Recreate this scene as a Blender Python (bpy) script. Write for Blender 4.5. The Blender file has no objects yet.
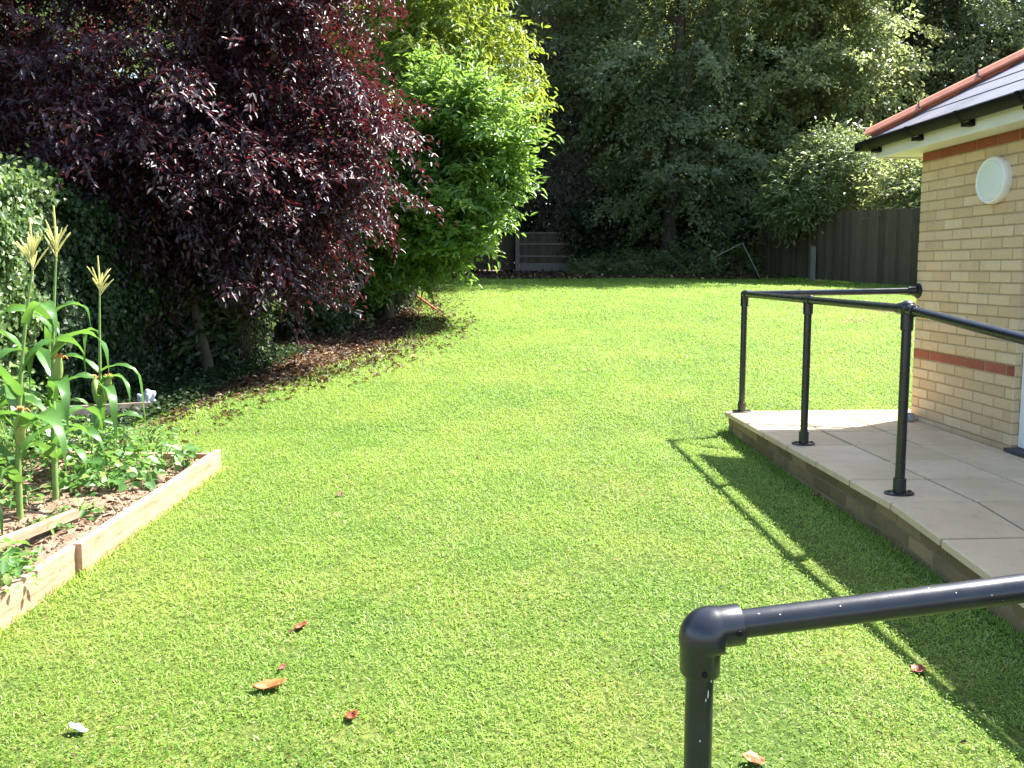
import bpy, math, random
import numpy as np
from mathutils import Vector, Matrix
random.seed(7); RNG = np.random.default_rng(11)
SC = bpy.context.scene; COL = SC.collection
R = math.radians

# ------------------------------------------------------------------ terrain
def gz(x, y):
    y = np.asarray(y, float)
    a = -.018*(6.5-y)
    b = .068*(y-6.5)
    c = .068*12.5 + .035*(y-19)
    d = .068*12.5 + .035*9 + .004*(y-28)
    z = np.where(y < 6.5, np.maximum(a, -.2), np.where(y < 19, b, np.where(y < 28, c, d)))
    lx = (np.asarray(x)-3.155)*.99843+(y-6.48)*.05597
    z = z-.06*np.exp(-((lx+1.37)/.55)**2)*(1-np.clip((y-6.6)/1.2, 0, 1))
    return z + .012*np.sin(np.asarray(x)*1.3+y*.7)*np.clip((y-7)/4, 0, 1)
def g(x, y): return float(gz(x, y))

# ------------------------------------------------------------------ materials
def newmat(name):
    m = bpy.data.materials.new(name); m.use_nodes = True
    nt = m.node_tree; nt.nodes.clear()
    return m, nt
def nd(nt, t, **k):
    n = nt.nodes.new(t)
    for a, b in k.items(): setattr(n, a, b)
    return n
def ramp(nt, fac, stops):
    r = nd(nt, 'ShaderNodeValToRGB')
    els = r.color_ramp.elements
    while len(els) < len(stops): els.new(.5)
    for e, (p, c) in zip(els, stops):
        e.position = p; e.color = (*c, 1) if len(c) == 3 else c
    nt.links.new(fac, r.inputs[0]); return r.outputs[0]
def noise(nt, vec, scale, detail=4, rough=.55):
    n = nd(nt, 'ShaderNodeTexNoise'); n.inputs['Scale'].default_value = scale
    n.inputs['Detail'].default_value = detail; n.inputs['Roughness'].default_value = rough
    if vec is not None: nt.links.new(vec, n.inputs['Vector'])
    return n.outputs['Fac']
def geo_pos(nt): return nd(nt, 'ShaderNodeNewGeometry').outputs['Position']
def obj_pos(nt): return nd(nt, 'ShaderNodeTexCoord').outputs['Object']
def mixc(nt, fac, a, b, mode='MIX'):
    m = nd(nt, 'ShaderNodeMix', data_type='RGBA', blend_type=mode)
    for s, v in ((m.inputs[0], fac), (m.inputs[6], a), (m.inputs[7], b)):
        if hasattr(v, 'links'): nt.links.new(v, s)
        elif isinstance(v, (int, float)): s.default_value = v
        else: s.default_value = (*v, 1)
    return m.outputs[2]
def princ(nt, col, rough=.6, spec=.5, metal=0, bump=None, bstr=.3, bdist=.01):
    p = nd(nt, 'ShaderNodeBsdfPrincipled')
    if hasattr(col, 'links'): nt.links.new(col, p.inputs['Base Color'])
    else: p.inputs['Base Color'].default_value = (*col, 1)
    if hasattr(rough, 'links'): nt.links.new(rough, p.inputs['Roughness'])
    else: p.inputs['Roughness'].default_value = rough
    p.inputs['Specular IOR Level'].default_value = spec
    p.inputs['Metallic'].default_value = metal
    if bump is not None:
        b = nd(nt, 'ShaderNodeBump'); b.inputs['Strength'].default_value = bstr; b.inputs['Distance'].default_value = bdist
        nt.links.new(bump, b.inputs['Height']); nt.links.new(b.outputs[0], p.inputs['Normal'])
    return p
def out(nt, sh):
    o = nd(nt, 'ShaderNodeOutputMaterial'); nt.links.new(sh, o.inputs['Surface'])
def var(nt):
    a = nd(nt, 'ShaderNodeAttribute', attribute_name='var'); return a.outputs['Fac']

def leaf_mat(name, stops, trans, tfac=.35, rough=.45, spec=.5, patch=None):
    m, nt = newmat(name)
    c = ramp(nt, var(nt), stops)
    if patch is not None:
        f = ramp(nt, noise(nt, geo_pos(nt), patch[1], 2), [(.42, (0, 0, 0)), (.62, (1, 1, 1))])
        c = mixc(nt, f, c, mixc(nt, .6, c, patch[0]))
    p = princ(nt, c, rough, spec)
    t = nd(nt, 'ShaderNodeBsdfTranslucent')
    tc = mixc(nt, .75, c, trans)
    nt.links.new(tc, t.inputs[0])
    mx = nd(nt, 'ShaderNodeMixShader'); mx.inputs[0].default_value = tfac
    nt.links.new(p.outputs[0], mx.inputs[1]); nt.links.new(t.outputs[0], mx.inputs[2])
    out(nt, mx.outputs[0]); return m

def simple_mat(name, stops, scale=12, rough=.7, spec=.4, bstr=.3, bdist=.004, usevar=0., metal=0, stretch=None, bscale=None):
    m, nt = newmat(name)
    pos = obj_pos(nt)
    if stretch:
        mp = nd(nt, 'ShaderNodeMapping'); mp.inputs['Scale'].default_value = stretch
        nt.links.new(pos, mp.inputs[0]); pos = mp.outputs[0]
    f = noise(nt, pos, scale, 6, .65)
    if usevar:
        mm = nd(nt, 'ShaderNodeMath', operation='MULTIPLY'); nt.links.new(f, mm.inputs[0]); mm.inputs[1].default_value = 1-usevar
        m2 = nd(nt, 'ShaderNodeMath', operation='MULTIPLY_ADD'); nt.links.new(var(nt), m2.inputs[0]); m2.inputs[1].default_value = usevar
        nt.links.new(mm.outputs[0], m2.inputs[2]); f = m2.outputs[0]
    c = ramp(nt, f, stops)
    p = princ(nt, c, rough, spec, metal, noise(nt, pos, bscale or scale*3, 5), bstr, bdist)
    out(nt, p.outputs[0]); return m

M = {}
M['plum'] = leaf_mat('plum_leaf', [(0, (.014, .008, .011)), (.5, (.028, .013, .018)), (.84, (.050, .018, .023)), (1, (.20, .035, .042))], (.25, .035, .045), .19, .46, .55)
M['laurel'] = leaf_mat('laurel_leaf', [(0, (.045, .11, .02)), (.55, (.10, .20, .035)), (.93, (.17, .27, .05)), (1, (.42, .38, .06))], (.38, .60, .09), .40, .40, .5)
M['ash'] = leaf_mat('ash_leaf', [(0, (.06, .11, .02)), (.5, (.14, .21, .03)), (.85, (.25, .31, .04)), (1, (.45, .38, .05))], (.46, .56, .06), .36, .5, .4)
M['oak'] = leaf_mat('oak_leaf', [(0, (.070, .098, .048)), (.6, (.13, .17, .080)), (1, (.25, .29, .14))], (.42, .52, .20), .45, .45, .4, ((.14, .17, .09), .6))
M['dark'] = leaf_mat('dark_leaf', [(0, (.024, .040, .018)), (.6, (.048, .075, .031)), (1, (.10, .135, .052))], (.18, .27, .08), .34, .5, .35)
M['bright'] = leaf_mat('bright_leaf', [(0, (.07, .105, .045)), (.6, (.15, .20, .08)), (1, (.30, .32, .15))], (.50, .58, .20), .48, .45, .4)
M['conifer'] = leaf_mat('conifer_spray', [(0, (.09, .09, .07)), (.6, (.15, .145, .115)), (1, (.28, .23, .18))], (.28, .27, .18), .3, .55, .3)
M['buddleia'] = leaf_mat('buddleia_leaf', [(0, (.06, .095, .035)), (.6, (.13, .18, .07)), (1, (.28, .31, .16))], (.40, .50, .16), .42, .4, .5)
M['ivy'] = leaf_mat('ivy_leaf', [(0, (.012, .035, .010)), (.6, (.020, .040, .015)), (.92, (.038, .075, .025)), (1, (.10, .15, .05))], (.10, .18, .04), .2, .5, .3)  # ivy leaf darkened to carry the shade under the purple tree
M['ivy_sunlit'] = leaf_mat('ivy_sunlit_leaf', [(0, (.04, .09, .025)), (.5, (.10, .17, .05)), (1, (.30, .35, .20))], (.32, .48, .12), .32, .42, .5)  # paler copy of the ivy leaf, sunlight put into its colour
M['corn'] = leaf_mat('corn_leaf', [(0, (.04, .12, .025)), (1, (.09, .20, .045))], (.22, .45, .06), .35, .38, .5)
M['veg'] = leaf_mat('veg_leaf', [(0, (.05, .13, .03)), (.7, (.10, .22, .05)), (1, (.24, .30, .08))], (.25, .50, .08), .35, .45, .5)
M['grass'] = leaf_mat('grass_blade', [(0, (.045, .115, .013)), (.5, (.155, .285, .038)), (.86, (.275, .375, .075)), (1, (.53, .47, .28))], (.44, .71, .105), .42, .5, .3, ((.34, .44, .08), .7))
M['litter'] = leaf_mat('litter_leaf', [(0, (.02, .013, .008)), (.45, (.055, .032, .018)), (.85, (.12, .075, .042)), (1, (.5, .36, .2))], (.3, .15, .05), .15, .6, .3)
M['tassel'] = leaf_mat('tassel', [(0, (.62, .60, .22)), (1, (.78, .75, .38))], (.85, .8, .35), .35, .6, .3)
M['bark'] = simple_mat('bark', [(.3, (.03, .024, .018)), (.7, (.10, .08, .06))], 8, .9, .2, .8, .02, stretch=(1, 1, .3))
M['pale_bark'] = simple_mat('pale_bark', [(.3, (.035, .03, .02)), (.7, (.10, .085, .06))], 10, .85, .2, .6, .01, stretch=(1, 1, .3))
M['twig'] = simple_mat('twig', [(.3, (.14, .11, .08)), (.7, (.28, .24, .19))], 10, .85, .2, .4, .005)
M['stalk'] = simple_mat('stalk', [(.3, (.11, .20, .045)), (.7, (.22, .31, .09))], 20, .55, .4, .2, .002)
M['cob'] = simple_mat('cob_husk', [(.3, (.16, .24, .06)), (.7, (.34, .38, .12))], 30, .6, .4, .4, .003, stretch=(1, 1, .2))
M['silk'] = simple_mat('silk', [(.3, (.42, .15, .05)), (.7, (.62, .30, .10))], 60, .7, .3, .5, .003)

# soil
m, nt = newmat('soil'); pos = geo_pos(nt)
c = ramp(nt, noise(nt, pos, 9, 8, .7), [(.3, (.07, .045, .028)), (.5, (.15, .10, .065)), (.72, (.26, .19, .13))])
out(nt, princ(nt, c, .95, .1, 0, noise(nt, pos, 28, 8, .7), .9, .03).outputs[0]); M['soil'] = m
m, nt = newmat('bed_soil'); pos = geo_pos(nt)
c = ramp(nt, noise(nt, pos, 16, 8, .75), [(.3, (.11, .07, .045)), (.5, (.28, .195, .135)), (.7, (.46, .35, .26))])
out(nt, princ(nt, c, .95, .1, 0, noise(nt, pos, 30, 8, .7), .9, .03).outputs[0]); M['bed_soil'] = m
# lawn underlay
m, nt = newmat('lawn_ground'); pos = geo_pos(nt)
c1 = ramp(nt, noise(nt, pos, 45, 6, .75), [(.32, (.030, .046, .012)), (.5, (.085, .130, .026)), (.7, (.21, .24, .07))])
c2 = ramp(nt, noise(nt, pos, 1.1, 4, .6), [(.4, (.8, .9, .8)), (.62, (1.35, 1.12, 1.1))])
c = mixc(nt, 1., c1, c2, 'MULTIPLY')
out(nt, princ(nt, c, .9, .15, 0, noise(nt, pos, 60, 6, .7), .8, .02).outputs[0]); M['lawn'] = m

# bricks
def brick_mat(name, stops, grime=(.12, .09, .05), gamt=.35):
    m, nt = newmat(name); pos = obj_pos(nt)
    c = ramp(nt, var(nt), stops)
    sp = ramp(nt, noise(nt, pos, 130, 4, .7), [(.3, (.80, .78, .74)), (.6, (1.06, 1.05, 1.03))])
    c = mixc(nt, 1., c, sp, 'MULTIPLY')
    f = ramp(nt, noise(nt, pos, 3.2, 5, .65), [(.48, (0, 0, 0)), (.75, (gamt,)*3)])
    c = mixc(nt, f, c, grime)
    out(nt, princ(nt, c, .88, .2, 0, noise(nt, pos, 160, 5, .7), .55, .003).outputs[0]); return m
M['buff'] = brick_mat('buff_brick', [(0, (.54, .405, .24)), (.35, (.59, .45, .28)), (.7, (.62, .48, .305)), (.97, (.66, .53, .35)), (1, (.52, .37, .21))], (.36, .27, .15), .35)
M['red'] = brick_mat('red_brick', [(0, (.26, .085, .055)), (1, (.38, .13, .08))], (.2, .06, .04), .3)
M['plinth'] = brick_mat('plinth_brick', [(0, (.17, .12, .06)), (.6, (.27, .19, .095)), (1, (.38, .27, .14))], (.08, .08, .035), .7)
M['mortar'] = simple_mat('mortar', [(.3, (.34, .26, .15)), (.7, (.44, .34, .21))], 40, .95, .1, .5, .003)
M['mortar_dark'] = simple_mat('mortar_dark', [(.3, (.16, .13, .08)), (.7, (.30, .25, .17))], 40, .95, .1, .5, .003)
m, nt = newmat('paving'); pos = obj_pos(nt)
c = ramp(nt, var(nt), [(0, (.62, .455, .28)), (.5, (.68, .51, .32)), (1, (.73, .555, .365))])
c = mixc(nt, 1., c, ramp(nt, noise(nt, pos, 2.6, 6, .6), [(.3, (.86, .84, .80)), (.7, (1.06, 1.06, 1.06))]), 'MULTIPLY')
c = mixc(nt, ramp(nt, noise(nt, pos, 14, 6, .7), [(.55, (0,)*3), (.70, (.30,)*3)]), c, (.30, .22, .13))
c = mixc(nt, ramp(nt, noise(nt, pos, 95, 3, .6), [(.66, (0,)*3), (.72, (.5,)*3)]), c, (.20, .15, .09))
out(nt, princ(nt, c, .78, .3, 0, noise(nt, pos, 60, 5, .65), .35, .004).outputs[0]); M['paving'] = m
M['slab_edge'] = simple_mat('slab_edge', [(.3, (.20, .18, .08)), (.7, (.42, .37, .20))], 20, .85, .2, .4, .003)

# black painted steel, lightly chipped
m, nt = newmat('black_paint'); pos = obj_pos(nt)
chip = ramp(nt, noise(nt, pos, 55, 3, .5), [(.745, (0,)*3), (.755, (1,)*3)])
c = mixc(nt, chip, ramp(nt, noise(nt, pos, 20, 4), [(.3, (.011, .012, .016)), (.7, (.020, .021, .027))]), (.42, .41, .38))
out(nt, princ(nt, c, ramp(nt, noise(nt, pos, 14, 4), [(.3, (.24,)*3), (.7, (.36,)*3)]), .55, 0, noise(nt, pos, 120, 3), .12, .001).outputs[0]); M['paint'] = m
M['chip'] = simple_mat('bare_chip', [(.3, (.45, .43, .38)), (.7, (.65, .62, .56))], 80, .6, .4)
M['gutter'] = simple_mat('gutter_plastic', [(.3, (.006, .006, .006)), (.7, (.012, .012, .012))], 6, .55, .15, .05)
m, nt = newmat('white_paint'); pos = obj_pos(nt)
c = ramp(nt, noise(nt, pos, 4, 5), [(.3, (.70, .70, .63)), (.7, (.80, .80, .74))])
out(nt, princ(nt, c, .45, .4).outputs[0]); M['white'] = m
m, nt = newmat('white_plastic')
out(nt, princ(nt, (.78, .78, .76), .3, .5).outputs[0]); M['plastic'] = m
m, nt = newmat('opal_diffuser')
out(nt, princ(nt, (.70, .77, .70), .25, .5).outputs[0]); M['opal'] = m
m, nt = newmat('slate'); pos = obj_pos(nt)
c = ramp(nt, var(nt), [(0, (.13, .13, .155)), (1, (.19, .19, .22))])
c = mixc(nt, 1., c, ramp(nt, noise(nt, pos, 8, 5), [(.3, (.85,)*3), (.7, (1.1,)*3)]), 'MULTIPLY')
out(nt, princ(nt, c, .42, .5, 0, noise(nt, pos, 30, 4), .15, .003).outputs[0]); M['slate'] = m
M['terracotta'] = simple_mat('terracotta', [(.3, (.40, .13, .075)), (.7, (.56, .22, .13))], 9, .75, .3, .2, .003)
M['fence'] = simple_mat('fence_wood', [(.25, (.05, .040, .026)), (.5, (.09, .072, .048)), (.8, (.14, .115, .08))], 6, .85, .2, .5, .004, usevar=.3, stretch=(8, 8, .5))
M['post'] = simple_mat('post_wood', [(.3, (.10, .09, .07)), (.7, (.22, .20, .165))], 8, .85, .2, .5, .004, stretch=(5, 5, .5))
M['concrete'] = simple_mat('concrete', [(.3, (.18, .17, .14)), (.7, (.34, .32, .28))], 14, .9, .2, .5, .004)
M['board'] = simple_mat('board_wood', [(.3, (.26, .14, .08)), (.5, (.44, .26, .165)), (.75, (.54, .36, .255))], 5, .75, .3, .4, .003, stretch=(1, .35, 6))
M['redpole'] = simple_mat('red_pole', [(.3, (.38, .05, .03)), (.7, (.55, .10, .06))], 20, .5, .4)
M['metal'] = simple_mat('dull_metal', [(.3, (.22, .22, .21)), (.7, (.38, .38, .36))], 20, .5, .5, metal=.3)
m, nt = newmat('bag'); out(nt, princ(nt, (.55, .56, .60), .35, .5, 0, noise(nt, obj_pos(nt), 40, 4), .8, .01).outputs[0]); M['bag'] = m
M['stone'] = simple_mat('stone', [(.3, (.20, .20, .20)), (.7, (.36, .36, .36))], 20, .85, .3, .5, .004)
M['palestone'] = simple_mat('pale_stone', [(.3, (.35, .31, .26)), (.7, (.55, .51, .45))], 20, .85, .3, .5, .004)
M['deadleaf'] = simple_mat('dead_leaf', [(.3, (.26, .075, .02)), (.7, (.42, .15, .045))], 30, .55, .4, .4, .002)
M['redleaf'] = simple_mat('red_leaf', [(.3, (.16, .025, .012)), (.7, (.30, .06, .03))], 30, .55, .4, .4, .002)
M['brownleaf'] = simple_mat('brown_leaf', [(.3, (.06, .025, .012)), (.7, (.12, .05, .02))], 30, .6, .3, .4, .002)
M['paper'] = simple_mat('paper', [(.3, (.74, .74, .76)), (.7, (.84, .84, .86))], 20, .6, .3)
M['dark_void'] = simple_mat('door_mat', [(.3, (.05, .05, .055)), (.7, (.09, .09, .10))], 30, .8, .3)
m, nt = newmat('glass_pane'); out(nt, princ(nt, (.05, .06, .065), .05, .6).outputs[0]); M['glass'] = m

# ------------------------------------------------------------------ mesh helpers
def link(name, me, mat, parent=None):
    o = bpy.data.objects.new(name, me)
    if mat is not None: me.materials.append(mat)
    COL.objects.link(o)
    if parent is not None: o.parent = parent
    return o
def np_mesh(name, V, F, mat, parent=None, fvar=None, smooth=False):
    """V (n,3); F (m,k) uniform polygon size"""
    V = np.ascontiguousarray(V, dtype=np.float32); F = np.ascontiguousarray(F, dtype=np.int32)
    me = bpy.data.meshes.new(name)
    n, (mm, k) = len(V), F.shape
    me.vertices.add(n); me.vertices.foreach_set('co', V.ravel())
    me.loops.add(mm*k); me.loops.foreach_set('vertex_index', F.ravel())
    me.polygons.add(mm)
    me.polygons.foreach_set('loop_start', np.arange(0, mm*k, k, dtype=np.int32))
    if fvar is not None:
        a = me.attributes.new('var', 'FLOAT', 'FACE'); a.data.foreach_set('value', np.ascontiguousarray(fvar, dtype=np.float32))
    me.update(calc_edges=True)
    if smooth: me.polygons.foreach_set('use_smooth', np.ones(mm, dtype=bool))
    return link(name, me, mat, parent)
class MB:
    def __init__(s): s.v = []; s.f = []; s.a = []
    def add(s, vs, fs, a=.5):
        b = len(s.v); s.v += [tuple(v) for v in vs]
        for f in fs: s.f.append(tuple(b+i for i in f)); s.a.append(a)
    def box(s, x0, x1, y0, y1, z0, z1, a=.5, T=None):
        vs = [(x, y, z) for z in (z0, z1) for y in (y0, y1) for x in (x0, x1)]
        if T is not None: vs = [tuple(T @ Vector(v)) for v in vs]
        s.add(vs, [(0, 2, 3, 1), (4, 5, 7, 6), (0, 1, 5, 4), (2, 6, 7, 3), (0, 4, 6, 2), (1, 3, 7, 5)], a)
    def tube(s, pts, rad, n=10, a=.5, caps=True):
        pts = [Vector(p) for p in pts]
        if not hasattr(rad, '__len__'): rad = [rad]*len(pts)
        rings = []; prev = None
        for i, p in enumerate(pts):
            d = (pts[min(i+1, len(pts)-1)]-pts[max(i-1, 0)]).normalized()
            if prev is None:
                u = d.cross(Vector((0, 0, 1)))
                if u.length < .05: u = d.cross(Vector((1, 0, 0)))
            else: u = prev-d*prev.dot(d)
            u.normalize(); w = d.cross(u); prev = u
            rings.append([p+(u*math.cos(t)+w*math.sin(t))*rad[i] for t in [2*math.pi*k/n for k in range(n)]])
        vs = [v for r_ in rings for v in r_]; fs = []
        for i in range(len(pts)-1):
            for k in range(n):
                fs.append((i*n+k, i*n+(k+1) % n, (i+1)*n+(k+1) % n, (i+1)*n+k))
        if caps:
            fs.append(tuple(range(n-1, -1, -1))); fs.append(tuple((len(pts)-1)*n+k for k in range(n)))
        s.add(vs, fs, a)
    def build(s, name, mat, parent=None, smooth=False, bevel=0):
        me = bpy.data.meshes.new(name); me.from_pydata(s.v, [], s.f)
        a = me.attributes.new('var', 'FLOAT', 'FACE'); a.data.foreach_set('value', s.a)
        if smooth:
            me.polygons.foreach_set('use_smooth', [True]*len(me.polygons))
            try: me.set_sharp_from_angle(angle=R(40))
            except Exception: pass
        me.update(); o = link(name, me, mat, parent)
        if bevel:
            b = o.modifiers.new('bevel', 'BEVEL'); b.width = bevel; b.segments = 2; b.limit_method = 'ANGLE'
        return o
def tag(o, label=None, cat=None, group=None, kind=None):
    if label: o['label'] = label
    if cat: o['category'] = cat
    if group: o['group'] = group
    if kind: o['kind'] = kind
    return o
def empty(name, loc, rz=0):
    o = bpy.data.objects.new(name, None); COL.objects.link(o); o.location = loc; o.rotation_euler = (0, 0, rz)
    o.empty_display_size = .1; return o

def nrm(a): return a/np.maximum(np.linalg.norm(a, axis=-1, keepdims=True), 1e-9)
def leaf_geo(P, D, N, L, W, fold=.25, curl=.15, hexa=True):
    """P base, D along, N normal; returns V,F(quads)"""
    D = nrm(D); S = nrm(np.cross(D, N)); N = np.cross(S, D)
    L = L[:, None]; W = W[:, None]
    if hexa:
        a = P; t = P+D*L-N*L*curl
        m1 = P+D*L*.33; m2 = P+D*L*.70-N*L*curl*.5
        up = N*W*fold
        l1 = m1-S*W*.5+up; r1 = m1+S*W*.5+up; l2 = m2-S*W*.38+up*.8; r2 = m2+S*W*.38+up*.8
        V = np.stack([a, l1, l2, t, r2, r1], 1).reshape(-1, 3)
        b = np.arange(len(P))[:, None]*6
        F = np.concatenate([b+np.array([[0, 3, 2, 1]]), b+np.array([[0, 5, 4, 3]])], 1).reshape(-1, 4)
        return V, F, 2
    m1 = P+D*L*.45; t = P+D*L-N*L*curl; up = N*W*fold
    V = np.stack([P, m1-S*W*.5+up, t, m1+S*W*.5+up], 1).reshape(-1, 3)
    F = (np.arange(len(P))[:, None]*4+np.array([[0, 3, 2, 1]]))
    return V, F, 1
def n3(p, s, seed=0):
    q = p*s+seed*3.7
    return (np.sin(q[:, 0]*1.7+np.sin(q[:, 1]*1.3+seed))+np.sin(q[:, 1]*1.9+np.sin(q[:, 2]*1.5))+np.sin(q[:, 2]*1.6+np.sin(q[:, 0]*1.2)+seed))/3
def crown(name, lobes, ntwig, mper, L, W, mat, parent, seed=0, twig=.4, droop=.25, hexa=True, inner=.35, thresh=-.35, nscale=1.6, leafdroop=.2, lift=0, rough=.18, updir=.6, spray=0, spray_n=14):
    rng = np.random.default_rng(seed+100)
    C = np.array([l[:3] for l in lobes], float); Rr = np.array([l[3:6] for l in lobes], float)
    w = (Rr[:, 0]*Rr[:, 1]+Rr[:, 1]*Rr[:, 2]+Rr[:, 0]*Rr[:, 2]); w /= w.sum()
    k = rng.choice(len(lobes), ntwig*2, p=w)
    u = nrm(rng.normal(size=(ntwig*2, 3)))
    rr = np.where(rng.random(ntwig*2) < inner, rng.random(ntwig*2)**.5*.8, 1-.22*np.abs(rng.normal(size=ntwig*2)))
    P = C[k]+u*Rr[k]*rr[:, None]
    nz = n3(P, nscale, seed); P += u*(nz*rough*2.2)[:, None]*Rr[k].mean(1)[:, None]
    keep = (nz+.35*n3(P, nscale*3.1, seed+3) > thresh) | (rng.random(len(P)) < .12)
    P = P[keep][:ntwig]; u = u[keep][:ntwig]; n = len(P)
    T = nrm(u*1.0+rng.normal(size=(n, 3))*.45+np.array([0, 0, -droop+lift]))
    if spray:   # boughs: flat layered sprays of side twigs, plus loose twigs filling the inside
        ns = int(n*.80/spray_n); nf = n-ns*spray_n
        Pb, Tb, ub = P[:ns], T[:ns]*np.array([1, 1, .55])+rng.normal(size=(ns, 3))*.25, u[:ns]
        Tb = nrm(Tb); sl = spray*(.55+.8*rng.random(ns))
        tt = (np.arange(spray_n)+1)/spray_n
        side = nrm(np.cross(Tb, np.array([0, 0, 1.])+rng.normal(size=(ns, 3))*.25))
        sg = np.where(np.arange(spray_n) % 2 == 0, 1., -1.)
        pos = (Pb-Tb*sl[:, None]*.45)[:, None, :]+Tb[:, None, :]*(sl[:, None]*tt[None])[..., None]
        pos[:, :, 2] -= (sl[:, None]*(tt[None]**2))*droop*.55
        Tt = Tb[:, None, :]*.7+side[:, None, :]*sg[None, :, None]*(1.05-.6*tt)[None, :, None]+rng.normal(size=(ns, spray_n, 3))*.15
        Tt[:, :, 2] -= droop*.45*tt[None]-lift*.3
        P = np.concatenate([pos.reshape(-1, 3), P[ns:ns+nf]*1.0]); T = np.concatenate([nrm(Tt.reshape(-1, 3)), T[ns:ns+nf]]); 
        u = np.concatenate([np.repeat(ub, spray_n, 0), u[ns:ns+nf]]); n = len(P)
        shade0 = np.concatenate([np.repeat(rng.random(ns), spray_n), rng.random(nf)*.6])
    tl = twig*(.6+.8*rng.random(n)); shade = rng.random(n)
    if spray: shade = np.clip(.7*shade0+.3*shade, 0, 1)
    t = (np.arange(mper)+.5)/mper
    pts = P[:, None, :]+T[:, None, :]*tl[:, None, None]*t[None, :, None]
    pts[:, :, 2] -= droop*tl[:, None]*t[None, :]**2*.6
    side = nrm(np.cross(T, np.array([0, 0, 1.])+rng.normal(size=(n, 3))*.3))
    sg = np.where(np.arange(mper) % 2 == 0, 1., -1.)
    D = T[:, None, :]*.75+side[:, None, :]*sg[None, :, None]*.8+rng.normal(size=(n, mper, 3))*.35
    D[:, :, 2] -= leafdroop
    N = np.array([0, 0, updir])+u[:, None, :]*.5+rng.normal(size=(n, mper, 3))*.45
    P2 = pts.reshape(-1, 3)+rng.normal(size=(n*mper, 3))*tl.mean()*.10
    Ls = L*(.6+.7*rng.random(n*mper)); Ws = W*(.7+.5*rng.random(n*mper))
    V, F, q = leaf_geo(P2, D.reshape(-1, 3), N.reshape(-1, 3), Ls, Ws, .25, .18, hexa)
    vv = np.clip(.45*rng.random(n*mper)+.55*np.repeat(shade, mper)**1.3, 0, 1)
    return np_mesh(name, V, F, mat, parent, np.repeat(vv, q))

def limbs(base, top, r0, r1, nb, seed, spread=1.2, mat='bark', parent=None, name='trunk', lean=(0, 0), bstart=.3, blen=1.):
    rnd = random.Random(seed); mb = MB()
    b = Vector(base); H = top-b.z; pts = []; rad = []
    for i in range(9):
        t = i/8; pts.append(Vector((b.x+lean[0]*t+.10*H*.1*math.sin(t*5+seed), b.y+lean[1]*t+.08*H*.1*math.cos(t*4+seed), b.z-.1+(H+.1)*t))); rad.append(r0*(1-t)**.8+r1*t)
    rad[0] *= 1.35
    mb.tube(pts, rad, 10)
    for i in range(nb):
        t = bstart+(1-bstart)*i/nb; k = t*8; p = pts[int(k)].lerp(pts[min(8, int(k)+1)], k-int(k))
        a = i*2.4+seed; ln = spread*(1.1-.6*t)*(.8+.5*rnd.random())*blen
        q = []; 
        for j in range(6):
            s = j/5; q.append(p+Vector((math.cos(a)*ln*s, math.sin(a)*ln*s, ln*(.35*s+.35*s*s)+.06*math.sin(s*7+i))))
        rr = r0*(1-t)*.55+r1
        mb.tube(q, [rr*(1-.8*j/5) for j in range(6)], 7)
        for j in (2, 3, 4):
            a2 = a+rnd.uniform(-1.2, 1.2); q2 = [q[j]+Vector((math.cos(a2)*s*ln*.45, math.sin(a2)*s*ln*.45, s*ln*.3)) for s in (0, .35, .7, 1)]
            mb.tube(q2, [rr*.4, rr*.3, rr*.2, rr*.08], 5)
    return mb.build(name, M[mat], parent, smooth=True)

def tree(name, x, y, lobes, ntwig, mper, L, W, mat, label, cat='tree', group=None, seed=0, r0=.18, top=None, bark='bark', lean=(0, 0), nb=7, spread=1.4, **kw):
    z = g(x, y); e = empty(name, (x, y, z)); tag(e, label, cat, group)
    rel = [(l[0]-x, l[1]-y, l[2]-z, *l[3:6]) for l in lobes]
    tp = top if top is not None else max(l[2]+l[5]*.5 for l in rel)
    limbs((0, 0, 0), tp, r0, r0*.15, nb, seed, spread, bark, e, lean=lean)
    crown('crown', rel, ntwig, mper, L, W, M[mat], e, seed=seed, **kw)
    return e

# ------------------------------------------------------------------ setting: ground, lawn, bed soil
def sheet(name, xs, ys, zf, mat, mask=None, kind='structure'):
    X, Y = np.meshgrid(xs, ys); Z = zf(X, Y); nx = len(xs); ny = len(ys)
    V = np.stack([X, Y, Z], -1).reshape(-1, 3)
    i, j = np.meshgrid(np.arange(nx-1), np.arange(ny-1)); b = (j*nx+i).ravel()
    F = np.stack([b, b+1, b+nx+1, b+nx], 1)
    if mask is not None:
        c = V[F].mean(1); F = F[mask(c[:, 0], c[:, 1])]
    o = np_mesh(name, V, F, mat, None, smooth=True); o['kind'] = kind; return o
xs = np.concatenate([np.linspace(-300, -20, 8)[:-1], np.linspace(-20, 30, 101), np.linspace(30, 300, 8)[1:]])
ys = np.concatenate([np.linspace(-60, 0, 6)[:-1], np.linspace(0, 36, 121), np.linspace(36, 400, 12)[1:]])
sheet('ground', xs, ys, lambda X, Y: gz(X, Y)-.012+.02*np.sin(X*3.1)*np.sin(Y*2.7)*(np.abs(X) > 5), M['soil'])

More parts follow.
